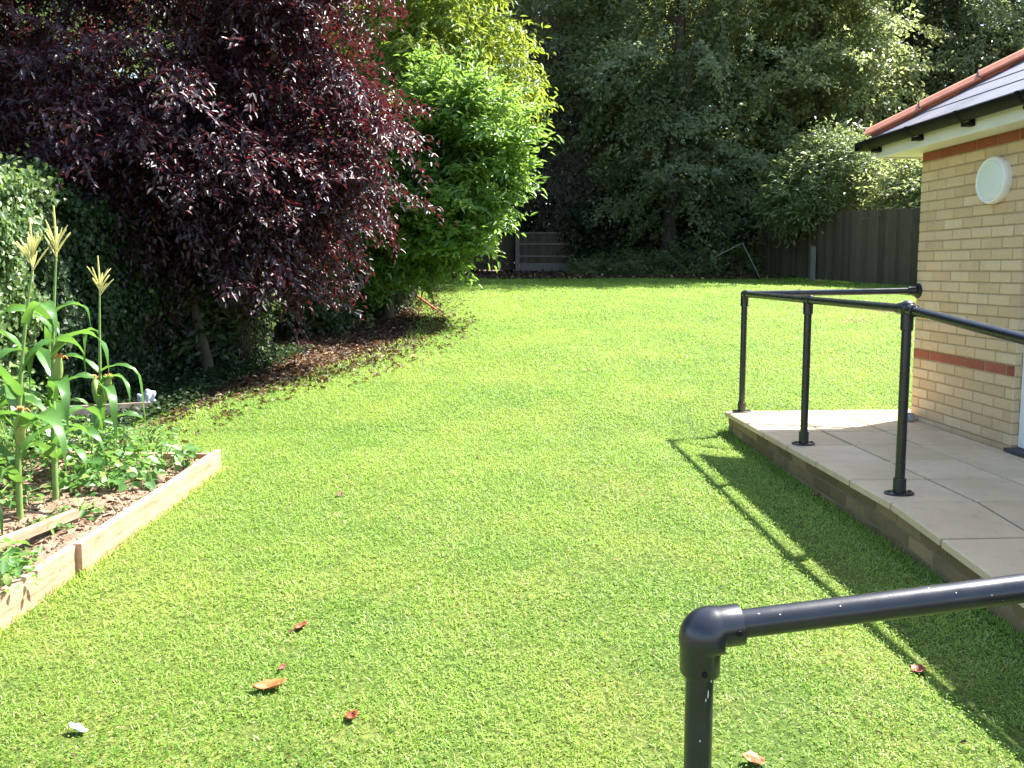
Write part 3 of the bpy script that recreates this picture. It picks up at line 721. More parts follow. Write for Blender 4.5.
# clods and stones are soil texture: scattered small lumps as one stuff object
def blobs(name, P, S, mat, seed=0):
    rng = np.random.default_rng(seed); base = np.array([(0, 0, 1), (1, 0, 0), (0, 1, 0), (-1, 0, 0), (0, -1, 0), (0, 0, -1.)])
    n = len(P); V = base[None]*(.6+.7*rng.random((n, 6, 1)))*S[:, None, None]+rng.normal(size=(n, 6, 3))*.15*S[:, None, None]+P[:, None, :]
    f = np.array([(0, 1, 2), (0, 2, 3), (0, 3, 4), (0, 4, 1), (5, 2, 1), (5, 3, 2), (5, 4, 3), (5, 1, 4)])
    F = (np.arange(n)[:, None, None]*6+f[None]).reshape(-1, 3)
    return np_mesh(name, V.reshape(-1, 3), F, mat, None, np.repeat(rng.random(n), 8))
rng = np.random.default_rng(5); n = 14000
x = rng.uniform(-4.2, -1.96, n); y = rng.uniform(1, 5.3, n)
o = blobs('soil_clods', np.stack([x, y, bedz(x, y)+.004], 1), rng.gamma(1.6, .0038, n), M['bed_soil']); tag(o, 'loose crumbly soil clods covering the raised bed', 'soil', kind='stuff')

n = 2200; x = rng.uniform(-4.0, -1.97, n); y = rng.uniform(1.2, 5.3, n); P = np.stack([x, y, bedz(x, y)+.012], 1); D = rng.normal(size=(n, 3))*np.array([1, 1, .2]); N = np.array([0, 0, 1.])+rng.normal(size=(n, 3))*.4
V, F, q = leaf_geo(P, D, N, .02+.05*rng.random(n)**2, .006+.012*rng.random(n), .3, .3)
o = np_mesh('bed_mulch', V, F, M['litter'], None, np.repeat(.3+.7*rng.random(n), q)); tag(o, 'dry leaf scraps and straw scattered over the bed soil', 'mulch', kind='stuff')
# ------------------------------------------------------------------ sweetcorn
def ribbon(mb, p, az, L, W, rise, droop, seed, n=12, twist=.6):
    rnd = random.Random(seed); p = Vector(p); d = Vector((math.cos(az), math.sin(az), 0)); s = Vector((-d.y, d.x, 0)); vs = []; fs = []
    cur = p.copy(); ang = rise
    for i in range(n+1):
        t = i/n; w = W*(math.sin(math.pi*min(1, (t*.85+.15)))**.6)*(1-t**3)+.001
        up = Vector((0, 0, 1)); tw = twist*t*math.sin(seed)
        sd = (s*math.cos(tw)+up*math.sin(tw)); fold = Vector((0, 0, 1))*w*.30*(1-t*.6)
        wav = .010*math.sin(t*17+seed)*(W/.06)
        vs += [cur-sd*w/2+fold+up*wav, cur, cur+sd*w/2+fold-up*wav]
        step = L/n; cur = cur+(d*math.cos(ang)+up*math.sin(ang))*step; ang -= droop/n*(.5+1.6*t)
        ang = max(ang, -1.5)
    for i in range(n):
        b = i*3; fs += [(b, b+1, b+4, b+3), (b+1, b+2, b+5, b+4)]
    mb.add(vs, fs, rnd.random())
def corn(x, y, H, lean, seed, leaves, label, tassel=True, cobs=()):
    z = float(bedz(x, y))-.01; e = tag(empty('sweetcorn_plant', (x, y, z)), label, 'sweetcorn plant', 'sweetcorn plants in the raised bed')
    mb = MB(); ps = []; 
    def at(h): t = h/H; return Vector((lean[0]*t*t, lean[1]*t*t, h))
    hs = [H*i/16 for i in range(17)]
    mb.tube([at(h) for h in hs], [(.0115*(1-h/H)+.0045)*(1.12 if i % 2 == 0 else 1) for i, h in enumerate(hs)], 10)
    mb.build('stalk', M['stalk'], e, True)
    for i, (h, az, L, W, rise, droop) in enumerate(leaves):
        mb = MB(); ribbon(mb, at(h), az, L, W*1.05, rise*.92, droop*1.3, seed*7+i); o = mb.build('leaf', M['corn'], e, True)
    if tassel:
        mb = MB(); rnd = random.Random(seed); top = at(H)
        mb.tube([top-Vector((0, 0, .02)), top+Vector((.004, 0, .12)), top+Vector((.0, 0, tassel))], [.004, .0055, .0035], 6)
        for k in range(rnd.randint(22, 26) if seed == 2 else 14):
            a = rnd.uniform(0, 6.28); ll = rnd.uniform(.09, .16)*tassel/.27; sp = rnd.uniform(.22, .62); b0 = top+Vector((0, 0, rnd.uniform(-.01, .07)))
            q = [b0+Vector((math.cos(a)*ll*s*sp, math.sin(a)*ll*s*sp, ll*s*(1.05-sp*.45*s))) for s in (0, .4, .8, 1)]
            mb.tube(q, [.002, .0045, .004, .002], 5, a=rnd.random())
        mb.build('tassel', M['tassel'], e)
    for (h, az) in cobs:
        mb = MB(); p = at(h); d = Vector((math.cos(az)*.35, math.sin(az)*.35, .93)).normalized(); p = p+Vector((math.cos(az), math.sin(az), 0))*.02
        mb.tube([p, p+d*.04, p+d*.10, p+d*.15, p+d*.19], [.012, .024, .028, .022, .010], 12); o = mb.build('cob', M['cob'], e, True)
        mb = MB(); q = p+d*.185; rnd = random.Random(int(h*100))
        for k in range(14):
            v = Vector((rnd.uniform(-1, 1), rnd.uniform(-1, 1), rnd.uniform(.2, 1.2)))*.020; mb.tube([q-d*.01, q+v, q+v*1.6-Vector((0, 0, .022))], [.007, .005, .002], 4)
        mb.build('silk', M['silk'], o)
PI = math.pi
corn(-2.50, 4.45, 1.33, (.06, .02), 1, [(.30, -.3, .5, .06, .9, 2.0), (.42, 2.9, .6, .07, 1.0, 2.3), (.55, -.9, .62, .075, 1.0, 2.4), (.66, 2.4, .6, .07, 1.1, 2.4), (.78, -.2, .58, .07, 1.1, 2.6), (.90, 3.4, .5, .06, 1.2, 2.4), (1.02, .3, .34, .05, .9, 3.2), (.95, -2.0, .55, .07, 1.0, 2.6), (.22, -1.6, .5, .07, 1.0, 2.0), (.36, 1.2, .5, .07, 1.0, 2.2), (.50, -2.3, .55, .07, 1.0, 2.2)], 'tallest sweetcorn plant with a tassel on a long bare stem, middle of the three', tassel=.27, cobs=((.62, -.6),))
corn(-2.49, 4.10, 1.26, (.12, .02), 2, [(.25, 2.8, .5, .07, .9, 2.0), (.40, -.6, .7, .085, 1.0, 2.2), (.52, 2.2, .6, .08, 1.0, 2.4), (.62, -1.7, .75, .09, 1.1, 2.3), (.75, .9, .55, .07, 1.2, 2.6), (.86, -2.7, .6, .08, 1.0, 2.3), (.98, -.5, .45, .06, 1.2, 2.8), (.45, -2.6, .6, .085, 1.0, 2.2), (.33, .8, .55, .075, 1.0, 2.2), (.18, -1.4, .5, .07, 1.0, 2.0)], 'leafy sweetcorn plant with the fullest pale tassel, leftmost of the three', tassel=.26, cobs=((.40, -.8),))
corn(-2.61, 5.20, 1.10, (.03, .0), 3, [(.25, .4, .4, .05, .9, 2.0), (.35, -2.6, .5, .055, .9, 2.2), (.50, -.5, .45, .055, 1.0, 2.3), (.46, -.9, .66, .065, .75, 3.0), (.60, 3.1, .5, .055, 1.0, 2.2), (.62, .0, .68, .035, .55, 4.6), (.86, 2.9, .26, .045, .7, 4.0), (.30, -1.2, .5, .07, 1.1, 2.6)], 'shorter sweetcorn plant with a thin open tassel, rightmost of the three', tassel=.25, cobs=((.42, -.4), (.40, 2.4)))
corn(-2.62, 3.86, .72, (.01, .02), 5, [(.12, -.5, .5, .08, 1.0, 2.2), (.25, 2.4, .6, .08, 1.0, 2.1), (.35, -.9, .7, .09, 1.0, 2.3), (.45, .6, .55, .08, 1.1, 2.4), (.55, -2.2, .6, .09, 1.2, 2.4), (.62, 1.4, .45, .06, 1.2, 1.8)], 'young sweetcorn plant without a tassel at the left edge of the bed', tassel=0, cobs=((.30, -.4),))
corn(-2.66, 4.75, .95, (.0, .0), 8, [(.12, -.5, .45, .07, 1.0, 2.2), (.25, 2.4, .5, .07, 1.0, 2.1), (.38, -.9, .55, .07, 1.0, 2.5), (.5, .5, .45, .06, 1.1, 2.4), (.65, -2.2, .5, .07, 1.2, 2.4), (.8, -.9, .45, .06, 1.2, 1.8)], 'leafy sweetcorn plant without a tassel, standing between the tasselled ones', tassel=0)

# low vegetable plants
def veg(name, x, y, r, h, n, L, W, seed, label, cat, z=None, mat='veg', group=None):
    z = (float(bedz(x, y)) if z is None else z); rng = np.random.default_rng(seed); n = int(n*1.35)
    e = tag(empty(name, (x, y, z)), label, cat, group); mb = MB()
    a = rng.random(n)*6.28; rr = r*np.sqrt(rng.random(n)); hh = h*(.25+.75*rng.random(n))*(1-.55*(rr/r)**2)
    P = np.stack([np.cos(a)*rr, np.sin(a)*rr, hh], 1)
    for i in range(0, n, max(1, n//26)):
        p = P[i]; mb.tube([(p[0]*.15, p[1]*.15, 0), (p[0]*.55, p[1]*.55, p[2]*.7), tuple(p)], [.004, .003, .002], 5)
    mb.build('stems', M['stalk'], e)
    D = np.stack([np.cos(a)+rng.normal(size=n)*.6, np.sin(a)+rng.normal(size=n)*.6, rng.normal(size=n)*.3-.15], 1)
    N = np.array([0, 0, 1.])+rng.normal(size=(n, 3))*.4
    V, F, q = leaf_geo(P, D, N, L*.85*(.4+.8*rng.random(n)), W*.85*(.4+.8*rng.random(n)), .18, .2)
    np_mesh('leaves', V, F, M[mat], e, np.repeat(rng.random(n), q)); return e
GV = 'leafy vegetables growing in the raised bed'
veg('squash_plant', -2.33, 4.72, .26, .22, 130, .085, .075, 1, 'bushy round-leaved plant close to the long edging board', 'vegetable plant', group=GV)
veg('bean_plant', -2.62, 5.05, .30, .34, 170, .07, .05, 2, 'tangled bean plant at the foot of the rightmost sweetcorn', 'vegetable plant', group=GV)
veg('bean_plant', -2.98, 4.85, .36, .42, 220, .07, .05, 3, 'taller mass of bean leaves behind the tallest sweetcorn', 'vegetable plant', group=GV)
veg('squash_plant', -2.20, 5.12, .19, .17, 80, .07, .06, 4, 'small leafy plant in the far corner of the raised bed', 'vegetable plant', group=GV)
veg('tomato_plant', -2.16, 3.18, .26, .28, 240, .06, .040, 5, 'straggling leafy plant spilling over the nearer edging board', 'vegetable plant', group=GV)
veg('tomato_plant', -2.48, 3.30, .26, .34, 190, .07, .045, 6, 'leafy plant at the left edge, behind the one spilling over the board', 'vegetable plant', group=GV)
veg('bean_plant', -3.35, 5.45, .42, .6, 260, .075, .05, 31, 'tallest tangle of bean leaves against the hedge at the back of the bed', 'vegetable plant', group=GV)
veg('weed', -2.24, 4.18, .12, .07, 34, .05, .03, 7, 'small weed on bare soil beside the long edging board', 'weed')
veg('weed', -2.22, 3.86, .10, .08, 34, .05, .03, 8, 'small weed beside the wooden stake', 'weed')
veg('weed', -2.75, 4.30, .25, .16, 90, .06, .04, 9, 'low weeds between the sweetcorn stalks', 'weed')
veg('weed', -3.3, 4.4, .5, .4, 260, .08, .05, 10, 'rank weeds behind the sweetcorn against the ivy', 'weed')
for i, (x, y, h) in enumerate(((-2.55, 5.75, .16), (-2.75, 6.15, .2), (-2.35, 5.62, .12), (-3.05, 6.0, .25))):
    veg('weed', x, y, .24, h, 110, .05, .035, 20+i, ['pale green weeds just beyond the far end board', 'weeds growing next to the white plastic bag', 'low weeds outside the far corner of the bed', 'thick weeds under the ivy beyond the bed'][i], 'weed', z=g(x, y))
# ground-hugging tufts along the board
# ------------------------------------------------------------------ grass
def rand_lawn(n, y0, y1, rng):
    x = rng.uniform(-3.6, 10.8, n); y = rng.uniform(y0, y1, n)
    lim = np.minimum(10.8, .75*y+2.2)
    ok = on_lawn(x, y, -.03) & (x < lim) & (x > -.75*y-2.2)
    lx, ly = (x-CX)*cr+(y-CY)*sr, -(x-CX)*sr+(y-CY)*cr
    ok &= ~((lx > PX0-.004) & (ly < .385))
    ok &= ~((lx > 0) & (ly < .0))
    ok &= ~((x < -1.925) & (y < 5.37))
    return x[ok], y[ok]
bands = [(1.3, 3.0, 19000, .9), (3.0, 4.5, 13500, 1.1), (4.5, 6.5, 10500, 1.25), (6.5, 9, 5600, 1.6), (9, 13, 2900, 2.1), (13, 18, 1500, 2.8), (18, 24, 850, 3.7)]
Vs, Fs, As, base = [], [], [], 0
rng = np.random.default_rng(21)
for (y0, y1, dens, sc) in bands:
    x, y = rand_lawn(int(dens*(y1-y0)*14.4), y0, y1, rng); n = len(x)
    patch = n3(np.stack([x, y, x*0], 1), 2.3, 5)*.6+n3(np.stack([x, y, x*0], 1), 5.7, 6)*.4
    thin = np.clip((patch-.02)*2.4, 0, .88)*np.clip((x+.4)/1.5, .22, 1)*np.clip((8.5-y)/4, .08, 1)
    thin = np.maximum(thin, (.55*np.clip((n3(np.stack([x, y, x*0], 1), 13, 9)-.2)*3, 0, 1)+.35*np.clip((n3(np.stack([x, y, x*0], 1), 41, 4)-.1)*3, 0, 1))*np.clip((8-y)/4, 0, 1))
    kp = rng.random(n) > thin; x = x[kp]; y = y[kp]; patch = patch[kp]; n = len(x)
    z = gz(x, y)
    clump = n3(np.stack([x, y, x*0], 1), 7, 1)*.5+n3(np.stack([x, y, x*0], 1), 19, 2)*.5
    L = (.016+.020*rng.random(n)**2+.009*clump)*sc**.62*(1+.25*(rng.random(n) < .03)); W = (.0026+.0022*rng.random(n))*sc**.85
    a = rng.random(n)*6.283; tilt = .3+1.0*rng.random(n)
    D = np.stack([np.cos(a)*np.sin(tilt), np.sin(a)*np.sin(tilt), np.cos(tilt)], 1)
    N = np.stack([-np.cos(a)*np.cos(tilt), -np.sin(a)*np.cos(tilt), np.sin(tilt)], 1)+rng.normal(size=(n, 3))*.25
    P = np.stack([x, y, z-.002], 1)
    # short clover-like leaflets mixed with the blades
    cl = rng.random(n) < .20
    P[cl, 2] += .012+.012*rng.random(cl.sum()); L = np.where(cl, (.006+.004*rng.random(n))*sc**.9, L); W = np.where(cl, (.005+.003*rng.random(n))*sc**.9, W)
    D[cl, 2] *= .15; N[cl] = np.array([0, 0, 1.])+rng.normal(size=(cl.sum(), 3))*.35
    V, F, q = leaf_geo(P, D, N, L, W, .15, .28, False)
    Vs.append(V); Fs.append(F+base); base += len(V)
    dry = rng.random(n) < .025+.18*np.clip(patch, 0, 1)*np.clip((x+.6)/1.5, .25, 1)*np.clip((10-y)/4, .1, 1)
    As.append(np.where(dry, 1., np.clip(.42+(.30*clump+.30*rng.normal(size=n))/max(1, sc)**.5-.20*patch, 0, .93)))
o = np_mesh('grass', np.concatenate(Vs), np.concatenate(Fs), M['grass'], None, np.concatenate(As))
tag(o, 'short sunlit lawn grass mixed with clover', 'grass', kind='stuff')
# longer tufts along patio plinth, board, fence
rng = np.random.default_rng(22); P = []
for k in range(2600):
    ly = rng.uniform(-5, .4); wx, wy = to_world(PX0+rng.uniform(-.05, .01)+.012, ly); P.append((wx, wy, g(wx, wy)))
for k in range(900):
    yy = rng.uniform(1.3, 5.4); P.append((-1.93+rng.uniform(.0, .05), yy, g(0, yy)))
for k in range(6000):
    t = rng.random(); xx = 7.6+(10.45-7.6)*t; yy = 25-10*t; xx -= rng.gamma(2, .12); P.append((xx, yy, g(xx, yy)))
for k in range(1500):
    yy = rng.uniform(5.4, 23); xx = float(left_edge(yy))+rng.normal()*.10; P.append((xx, yy, g(xx, yy)))
P = np.array(P); n = len(P); sc = np.clip(P[:, 1]/5, 1, 3.2)
a = rng.random(n)*6.283; tilt = rng.random(n)*.6
D = np.stack([np.cos(a)*np.sin(tilt), np.sin(a)*np.sin(tilt), np.cos(tilt)], 1); N = np.stack([-np.cos(a), -np.sin(a), a*0+.3], 1)
P[:2600, 2] -= .012
V, F, q = leaf_geo(P, D, N, (.025+.035*rng.random(n))*sc**.5, .005*sc, .1, .35, False)
o = np_mesh('grass', V, F, M['grass'], None, np.clip(rng.random(n)*.8, 0, 1)); tag(o, 'longer uncut grass along the patio foot, timber boards and fence', 'grass', kind='stuff')

rng = np.random.default_rng(77); x, y = rand_lawn(26000, 1.4, 7.5, rng); kp = (rng.random(len(x)) < np.clip(.05+.09*x, .04, .22)); x = x[kp]; y = y[kp]; n = len(x)
P = np.stack([x, y, gz(x, y)+.012+.008*rng.random(n)], 1); D = rng.normal(size=(n, 3))*np.array([1, 1, .2]); N = np.array([0, 0, 1.])+rng.normal(size=(n, 3))*.5
V, F, q = leaf_geo(P, D, N, .010+.020*rng.random(n)**2, .004+.006*rng.random(n), .3, .3)
o = np_mesh('lawn_debris', V, F, M['litter'], None, np.repeat(.35+.65*rng.random(n), q)); tag(o, 'tiny bits of dead leaf and straw caught in the near lawn', 'debris', kind='stuff')
# ------------------------------------------------------------------ leaf litter under the plum
rng = np.random.default_rng(31); n = 16000
y = rng.uniform(5.6, 22, n); x = left_edge(y)+.35-rng.gamma(1.6, .8, n)
x = np.where(rng.random(n) < .08, left_edge(y)+rng.random(n)*.8, x)
ok = (x > -5.5) & ~((x < -1.9) & (y < 5.5)); x = x[ok]; y = y[ok]; n = len(x)
P = np.stack([x, y, gz(x, y)+.008+.012*rng.random(n)], 1)
D = np.stack([rng.normal(size=n), rng.normal(size=n), rng.normal(size=n)*.2], 1); N = np.array([0, 0, 1.])+rng.normal(size=(n, 3))*.35
V, F, q = leaf_geo(P, D, N, .045+.04*rng.random(n), .025+.02*rng.random(n), .3, .3)
o = np_mesh('leaf_litter', V, F, M['litter'], None, np.repeat(rng.random(n)**1.4, q)); tag(o, 'brown fallen leaves covering the ground under the purple tree', 'leaf litter', kind='stuff')
n = 9000; y = rng.uniform(23.2, 27.5, n); x = rng.uniform(-3, 8, n)
P = np.stack([x, y, gz(x, y)+.01+.03*rng.random(n)], 1); D = rng.normal(size=(n, 3))*np.array([1, 1, .3]); N = np.array([0, 0, 1.])+rng.normal(size=(n, 3))*.4
V, F, q = leaf_geo(P, D, N, .09+.07*rng.random(n), .05+.04*rng.random(n), .3, .3)
o = np_mesh('leaf_litter', V, F, M['litter'], None, np.repeat(rng.random(n), q)); tag(o, 'dead leaves strewn on the ground along the far edge of the lawn', 'leaf litter', kind='stuff')
# creeping ivy on the ground under the hedge
n = 9000; y = rng.uniform(5.7, 10.5, n); x = -3.15-rng.gamma(1.5, .35, n)+.25*rng.random(n)+.25*(y-7)*.5
P = np.stack([x, y, gz(x, y)+.02+.07*rng.random(n)], 1); D = rng.normal(size=(n, 3))*np.array([1, 1, .25]); N = np.array([0, 0, 1.])+rng.normal(size=(n, 3))*.35
V, F, q = leaf_geo(P, D, N, .03+.025*rng.random(n), .026+.02*rng.random(n), .2, .2)
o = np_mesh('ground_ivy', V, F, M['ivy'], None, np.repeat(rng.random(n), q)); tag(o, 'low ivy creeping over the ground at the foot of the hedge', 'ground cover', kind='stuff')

# ------------------------------------------------------------------ single fallen leaves and litter
def fallen(px, py, size, mat, label, seed, wr=.45, cat='fallen leaf', name='fallen_leaf', lift=.03, curl=1.0):
    # ground point given in metres
    x, y = px, py; rnd = random.Random(seed); mb = MB(); n = 9; a = rnd.uniform(0, 6.28); vs = []; fs = []
    for i in range(n+1):
        t = i/n; w = size*wr*(math.sin(math.pi*min(1, t*.9+.06))**.7)*(1+.12*math.sin(t*21)); zc_ = size*.35*curl*(t-.5)**2*2
        for s_ in (-1, -.5, 0, .5, 1): vs.append(((t-.5)*size, s_*w*.5, zc_+abs(s_)**1.6*w*.32*curl+.003*math.sin(t*9+s_*4)))
    for i in range(n):
        for k in range(4): b = i*5+k; fs.append((b, b+1, b+6, b+5))
    mb.add(vs, fs); o = mb.build(name, M[mat], None, True); o.location = (x, y, g(x, y)+lift); o.rotation_euler = (rnd.uniform(-.3, .3), rnd.uniform(-.3, .3), a if size < .1 else .25)
    s = o.modifiers.new('thick', 'SOLIDIFY'); s.thickness = .0012
    return tag(o, label, cat)
def gp(px, py, h=0.03):
    """ground point seen at a pixel, used once to read positions off the photograph"""
    U = (384-py)*.9904-115; F = 822+(384-py)*.1385; d = 3.
    for _ in range(60):
        z = g((px-512)/F*d, d)+h; d = .5*d+.5*((z-1.31)/(U/F))
    return (px-512)/F*d, d
for i, (px, py, s, m_, lab, wr) in enumerate((
    (274, 677, .105, 'deadleaf', 'large curled orange-brown dead leaf lying on the near lawn', .5),
    (286, 658, .040, 'redleaf', 'tiny reddish leaf just behind the large orange leaf', .6),
    (304, 619, .055, 'redleaf', 'small dark red leaf on the lawn beyond the large orange leaf', .7),
    (294, 623, .030, 'brownleaf', 'scrap of brown leaf touching the small dark red leaf', .6),
    (355, 705, .050, 'redleaf', 'rust-coloured leaf standing up in the grass, nearest the middle of the lawn', .8),
    (341, 491, .060, 'brownleaf', 'single dark brown leaf halfway up the lawn', .6),
    (748, 747, .062, 'deadleaf', 'pale orange leaf in the grass beside the near handrail post', .75),
    (912, 661, .055, 'redleaf', 'pinkish red leaf between the handrail shadow and the patio', .8),
    (813, 492, .055, 'redleaf', 'red leaf in the shade against the patio bricks', .6),
    (477, 455, .040, 'brownleaf', 'tiny dark leaf in the centre of the lawn', .6))):
    x, y = gp(px, py); fallen(x, y, s, m_, lab, i+3, wr, lift=.007)
x, y = gp(85, 718); fallen(x, y, .062, 'paper', 'white scrap of paper on the grass in the near left corner', 40, .5, 'litter', 'paper_scrap', .014, .6)
# fallen leaf with hole shading none
x, y = gp(147, 408)
bag = lump('plastic_bag', (x, y, g(x, y)), (.075, .05, .075), 'bag', 'crumpled white plastic bag on the ground beyond the raised bed', 'plastic bag', 9, 4, .8)
for i, (px, py, s) in enumerate(((76, 440, .035), (168, 445, .03), (105, 432, .04))):
    x, y = gp(px, py, .1); lump('stone', (x, y, g(x, y)+.075), (s, s*.8, s*.6), 'palestone', ['pale stone on the bed soil among the sweetcorn stalks', 'small pale stone near the far end of the bed', 'whitish stone at the foot of the shortest sweetcorn'][i], 'stone', 12+i)

# ------------------------------------------------------------------ red pole, bent metal pole
xp, yp = gp(437, 311, 0)
mb = MB(); mb.tube([(0, 0, 0), (-.34, -.12, .26)], .018, 10); o = mb.build('garden_pole', M['redpole'], None, True); o.location = (xp, yp, g(xp, yp)+.01); tag(o, 'red pole leaning out from under the bushes at the lawn edge', 'pole')
xb, yb = 6.95, 23.3
mb = MB(); mb.tube([(0, 0, 0), (-.30, 0, .58), (-.50, .1, 1.0), (-.55, .1, .98), (-1.35, .3, .55)], .012, 8); o = mb.build('bent_metal_pole', M['metal'], None, True); o.location = (xb, yb, g(xb, yb)); tag(o, 'thin bent metal pole standing at the far right corner of the lawn', 'pole')

# ------------------------------------------------------------------ fences
def board_fence(x0, y0, x1, y1, h, label, posts=3, seed=0, bw=.115, cat='fence', top=.0):
    e = tag(empty('wooden_fence', (x0, y0, g(x0, y0))), label, cat); a = math.atan2(y1-y0, x1-x0); L = math.hypot(x1-x0, y1-y0); rnd = random.Random(seed)
    e.rotation_euler = (0, 0, a); mb = MB(); s = 0
    def zl(s): return g(x0+(x1-x0)*s/L, y0+(y1-y0)*s/L)-g(x0, y0)
    while s < L:
        z = zl(s); t = rnd.uniform(-.006, .006); hh = h+rnd.uniform(-.012, .012)+top*s/L
        mb.box(s, s+bw-.004, -.010+t, .008+t, z+.04, z+hh, rnd.random()); s += bw-.001
    mb.build('boards', M['fence'], e)
    for zz in (.35, 1.0, h-.25):
        mb = MB(); mb.add([(0, .012, zl(0)+zz), (L, .012, zl(L)+zz), (L, .05, zl(L)+zz), (0, .05, zl(0)+zz), (0, .012, zl(0)+zz+.07), (L, .012, zl(L)+zz+.07), (L, .05, zl(L)+zz+.07), (0, .05, zl(0)+zz+.07)], [(0, 3, 2, 1), (4, 5, 6, 7), (0, 1, 5, 4), (2, 3, 7, 6), (0, 4, 7, 3), (1, 2, 6, 5)]); mb.build('rail', M['fence'], e)
    return e, zl
board_fence(7.45, 25.2, 8.05, 22.3, 1.62, 'darker stretch of boundary fence in the shade under the bush at the far corner', seed=1)
e, zl = board_fence(8.05, 22.2, 11.0, 13.4, 1.80, 'tall dark featheredge fence between the corner bush and the brick building', seed=2)
# concrete spur post
def postobj(x, y, h, w, mat, label, cat='post', name='fence_post', parent=None):
    mb = MB(); mb.add([(-w/2, -w/2, -.1), (w/2, -w/2, -.1), (w/2, w/2, -.1), (-w/2, w/2, -.1), (-w/2, -w/2, h-.06), (w/2, -w/2, h-.06), (w/2, w/2, h), (-w/2, w/2, h)], [(0, 3, 2, 1), (4, 5, 6, 7), (0, 1, 5, 4), (1, 2, 6, 5), (2, 3, 7, 6), (3, 0, 4, 7)])
    o = mb.build(name, M[mat], parent, bevel=.006)
    if parent is None: o.location = (x, y, g(x, y)); tag(o, label, cat)
    else: o.location = (x, y, 0)
    return o
postobj(7.92, 22.0, .95, .13, 'post', 'short grey concrete spur post in front of the dark fence', name='concrete_post')
# far panel fence (two posts, panel with cross rails and gravel board)
fx0, fx1, fy = .18, 1.98, 27.4
ef = tag(empty('panel_fence', (fx0, fy, g(fx0, fy))), 'dark brown fence panel between two grey posts at the far end of the lawn', 'fence')
postobj(0, 0, 1.42, .14, 'post', '', parent=ef); postobj(1.84, 0, 1.46, .14, 'post', '', parent=ef)
mb = MB(); rnd = random.Random(8)
for k in range(14): mb.box(.08+k*.12, .195+k*.12, .02, .035, .34, 1.32, rnd.random()*.5)
mb.build('panel', M['fence'], ef)
mb = MB(); mb.box(.075, 1.765, -.02, .03, .03, .33); mb.build('gravel_board', M['post'], ef, bevel=.004)
for z in (.52, .92, 1.28):
    mb = MB(); mb.box(.075, 1.765, -.015, .018, z, z+.05); mb.build('cross_rail', M['post'], ef)
eg = tag(empty('panel_fence', (-3.4, fy+.3, g(-3, fy))), 'shaded fence continuing left behind the bright laurel bush', 'fence')
mb = MB()
for k in range(29): mb.box(.0+k*.12, .115+k*.12, .02, .035, .1, 1.25, rnd.random()*.4)
mb.build('panel', M['fence'], eg)
for z in (.3, .75, 1.15):
    mb = MB(); mb.box(0, 3.45, -.015, .018, z, z+.05); mb.build('cross_rail', M['fence'], eg)

# ------------------------------------------------------------------ trees and shrubs
GT = 'trees standing beyond the lawn'
tree('purple_plum_tree', -3.7, 9.6, [(-3.6, 9.9, 3.9, 2.2, 1.9, 1.9), (-2.0, 9.6, 2.6, .72, 1.0, 1.0), (-2.3, 9.2, 3.8, 1.08, 1.2, 1.3), (-4.9, 8.6, 3.6, 1.6, 1.4, 1.7), (-3.3, 9.6, 5.4, 1.8, 1.8, 1.5), (-3.2, 8.5, 2.9, 1.3, .9, 1.1), (-3.0, 8.7, 2.5, 1.3, .9, 1.0), (-5.6, 9.6, 4.6, 1.8, 1.8, 2.0), (-2.3, 9.7, 4.6, .65, 1., 1.1), (-4.5, 8.5, 2.5, 1.2, 1.0, .95), (-3.4, 8.7, 2.0, 1.3, .8, .75), (-2.6, 9.3, 2.0, 1.0, .8, .7), (-3.9, 8.9, 1.75, 1.2, .7, .6), (-3.6, 9.8, 1.9, 1.6, 1.0, .7), (-4.2, 8.8, 6.2, 2.0, 1.9, 1.1)],
     11500, 14, .078, .032, 'plum', 'large dark purple-leaved plum tree spreading over the left side of the lawn', seed=3, r0=.16, lean=(.3, .2), twig=.30, droop=.38, inner=.36, thresh=-.14, nscale=1.5, updir=1.4, rough=.20, top=5.0, leafdroop=.30, spray=1.0, spray_n=15, nb=12, spread=1.35)
tree('laurel_bush', -2.0, 13.6, [(-.98, 13.2, 2.6, 1.02, 1.0, .9), (-.78, 13.1, 3.25, .88, 1.0, .85), (-1.9, 13.6, 2.5, 1.1, 1.0, 1.2), (-1.25, 13.1, 1.95, .85, .7, .5), (-2.2, 13.4, 1.45, .75, .7, .65), (-1.6, 13.5, 1.6, .6, .5, .5), (-.95, 13.3, 3.9, .65, .7, .5)],
     4300, 11, .130, .046, 'laurel', 'bright green glossy laurel bush leaning out over the lawn beside the purple tree', 'bush', seed=5, r0=.09, nb=9, spread=1.0, twig=.34, droop=.05, lift=.45, inner=.25, thresh=-.45, nscale=2.0, leafdroop=.15, rough=.10, top=3.6, spray=.45, spray_n=7, updir=.8)
tree('ash_tree', -2.0, 16.0, [(-1.45, 14.9, 4.6, .85, .8, 1.2), (-1.2, 15.9, 6.0, 1.3, 1.2, 1.5), (-.45, 16.4, 4.9, .9, 1., 1.3), (-2.4, 16.2, 6.2, 1.5, 1.4, 2.0), (-1.75, 14.5, 3.6, .6, .6, .9)],
     3000, 11, .15, .048, 'ash', 'yellow-green tree rising behind the laurel bush', group=GT, seed=6, r0=.12, twig=.42, droop=.3, inner=.25, thresh=-.4, nscale=1.6, leafdroop=.5, rough=.16, spray=.9, spray_n=8)
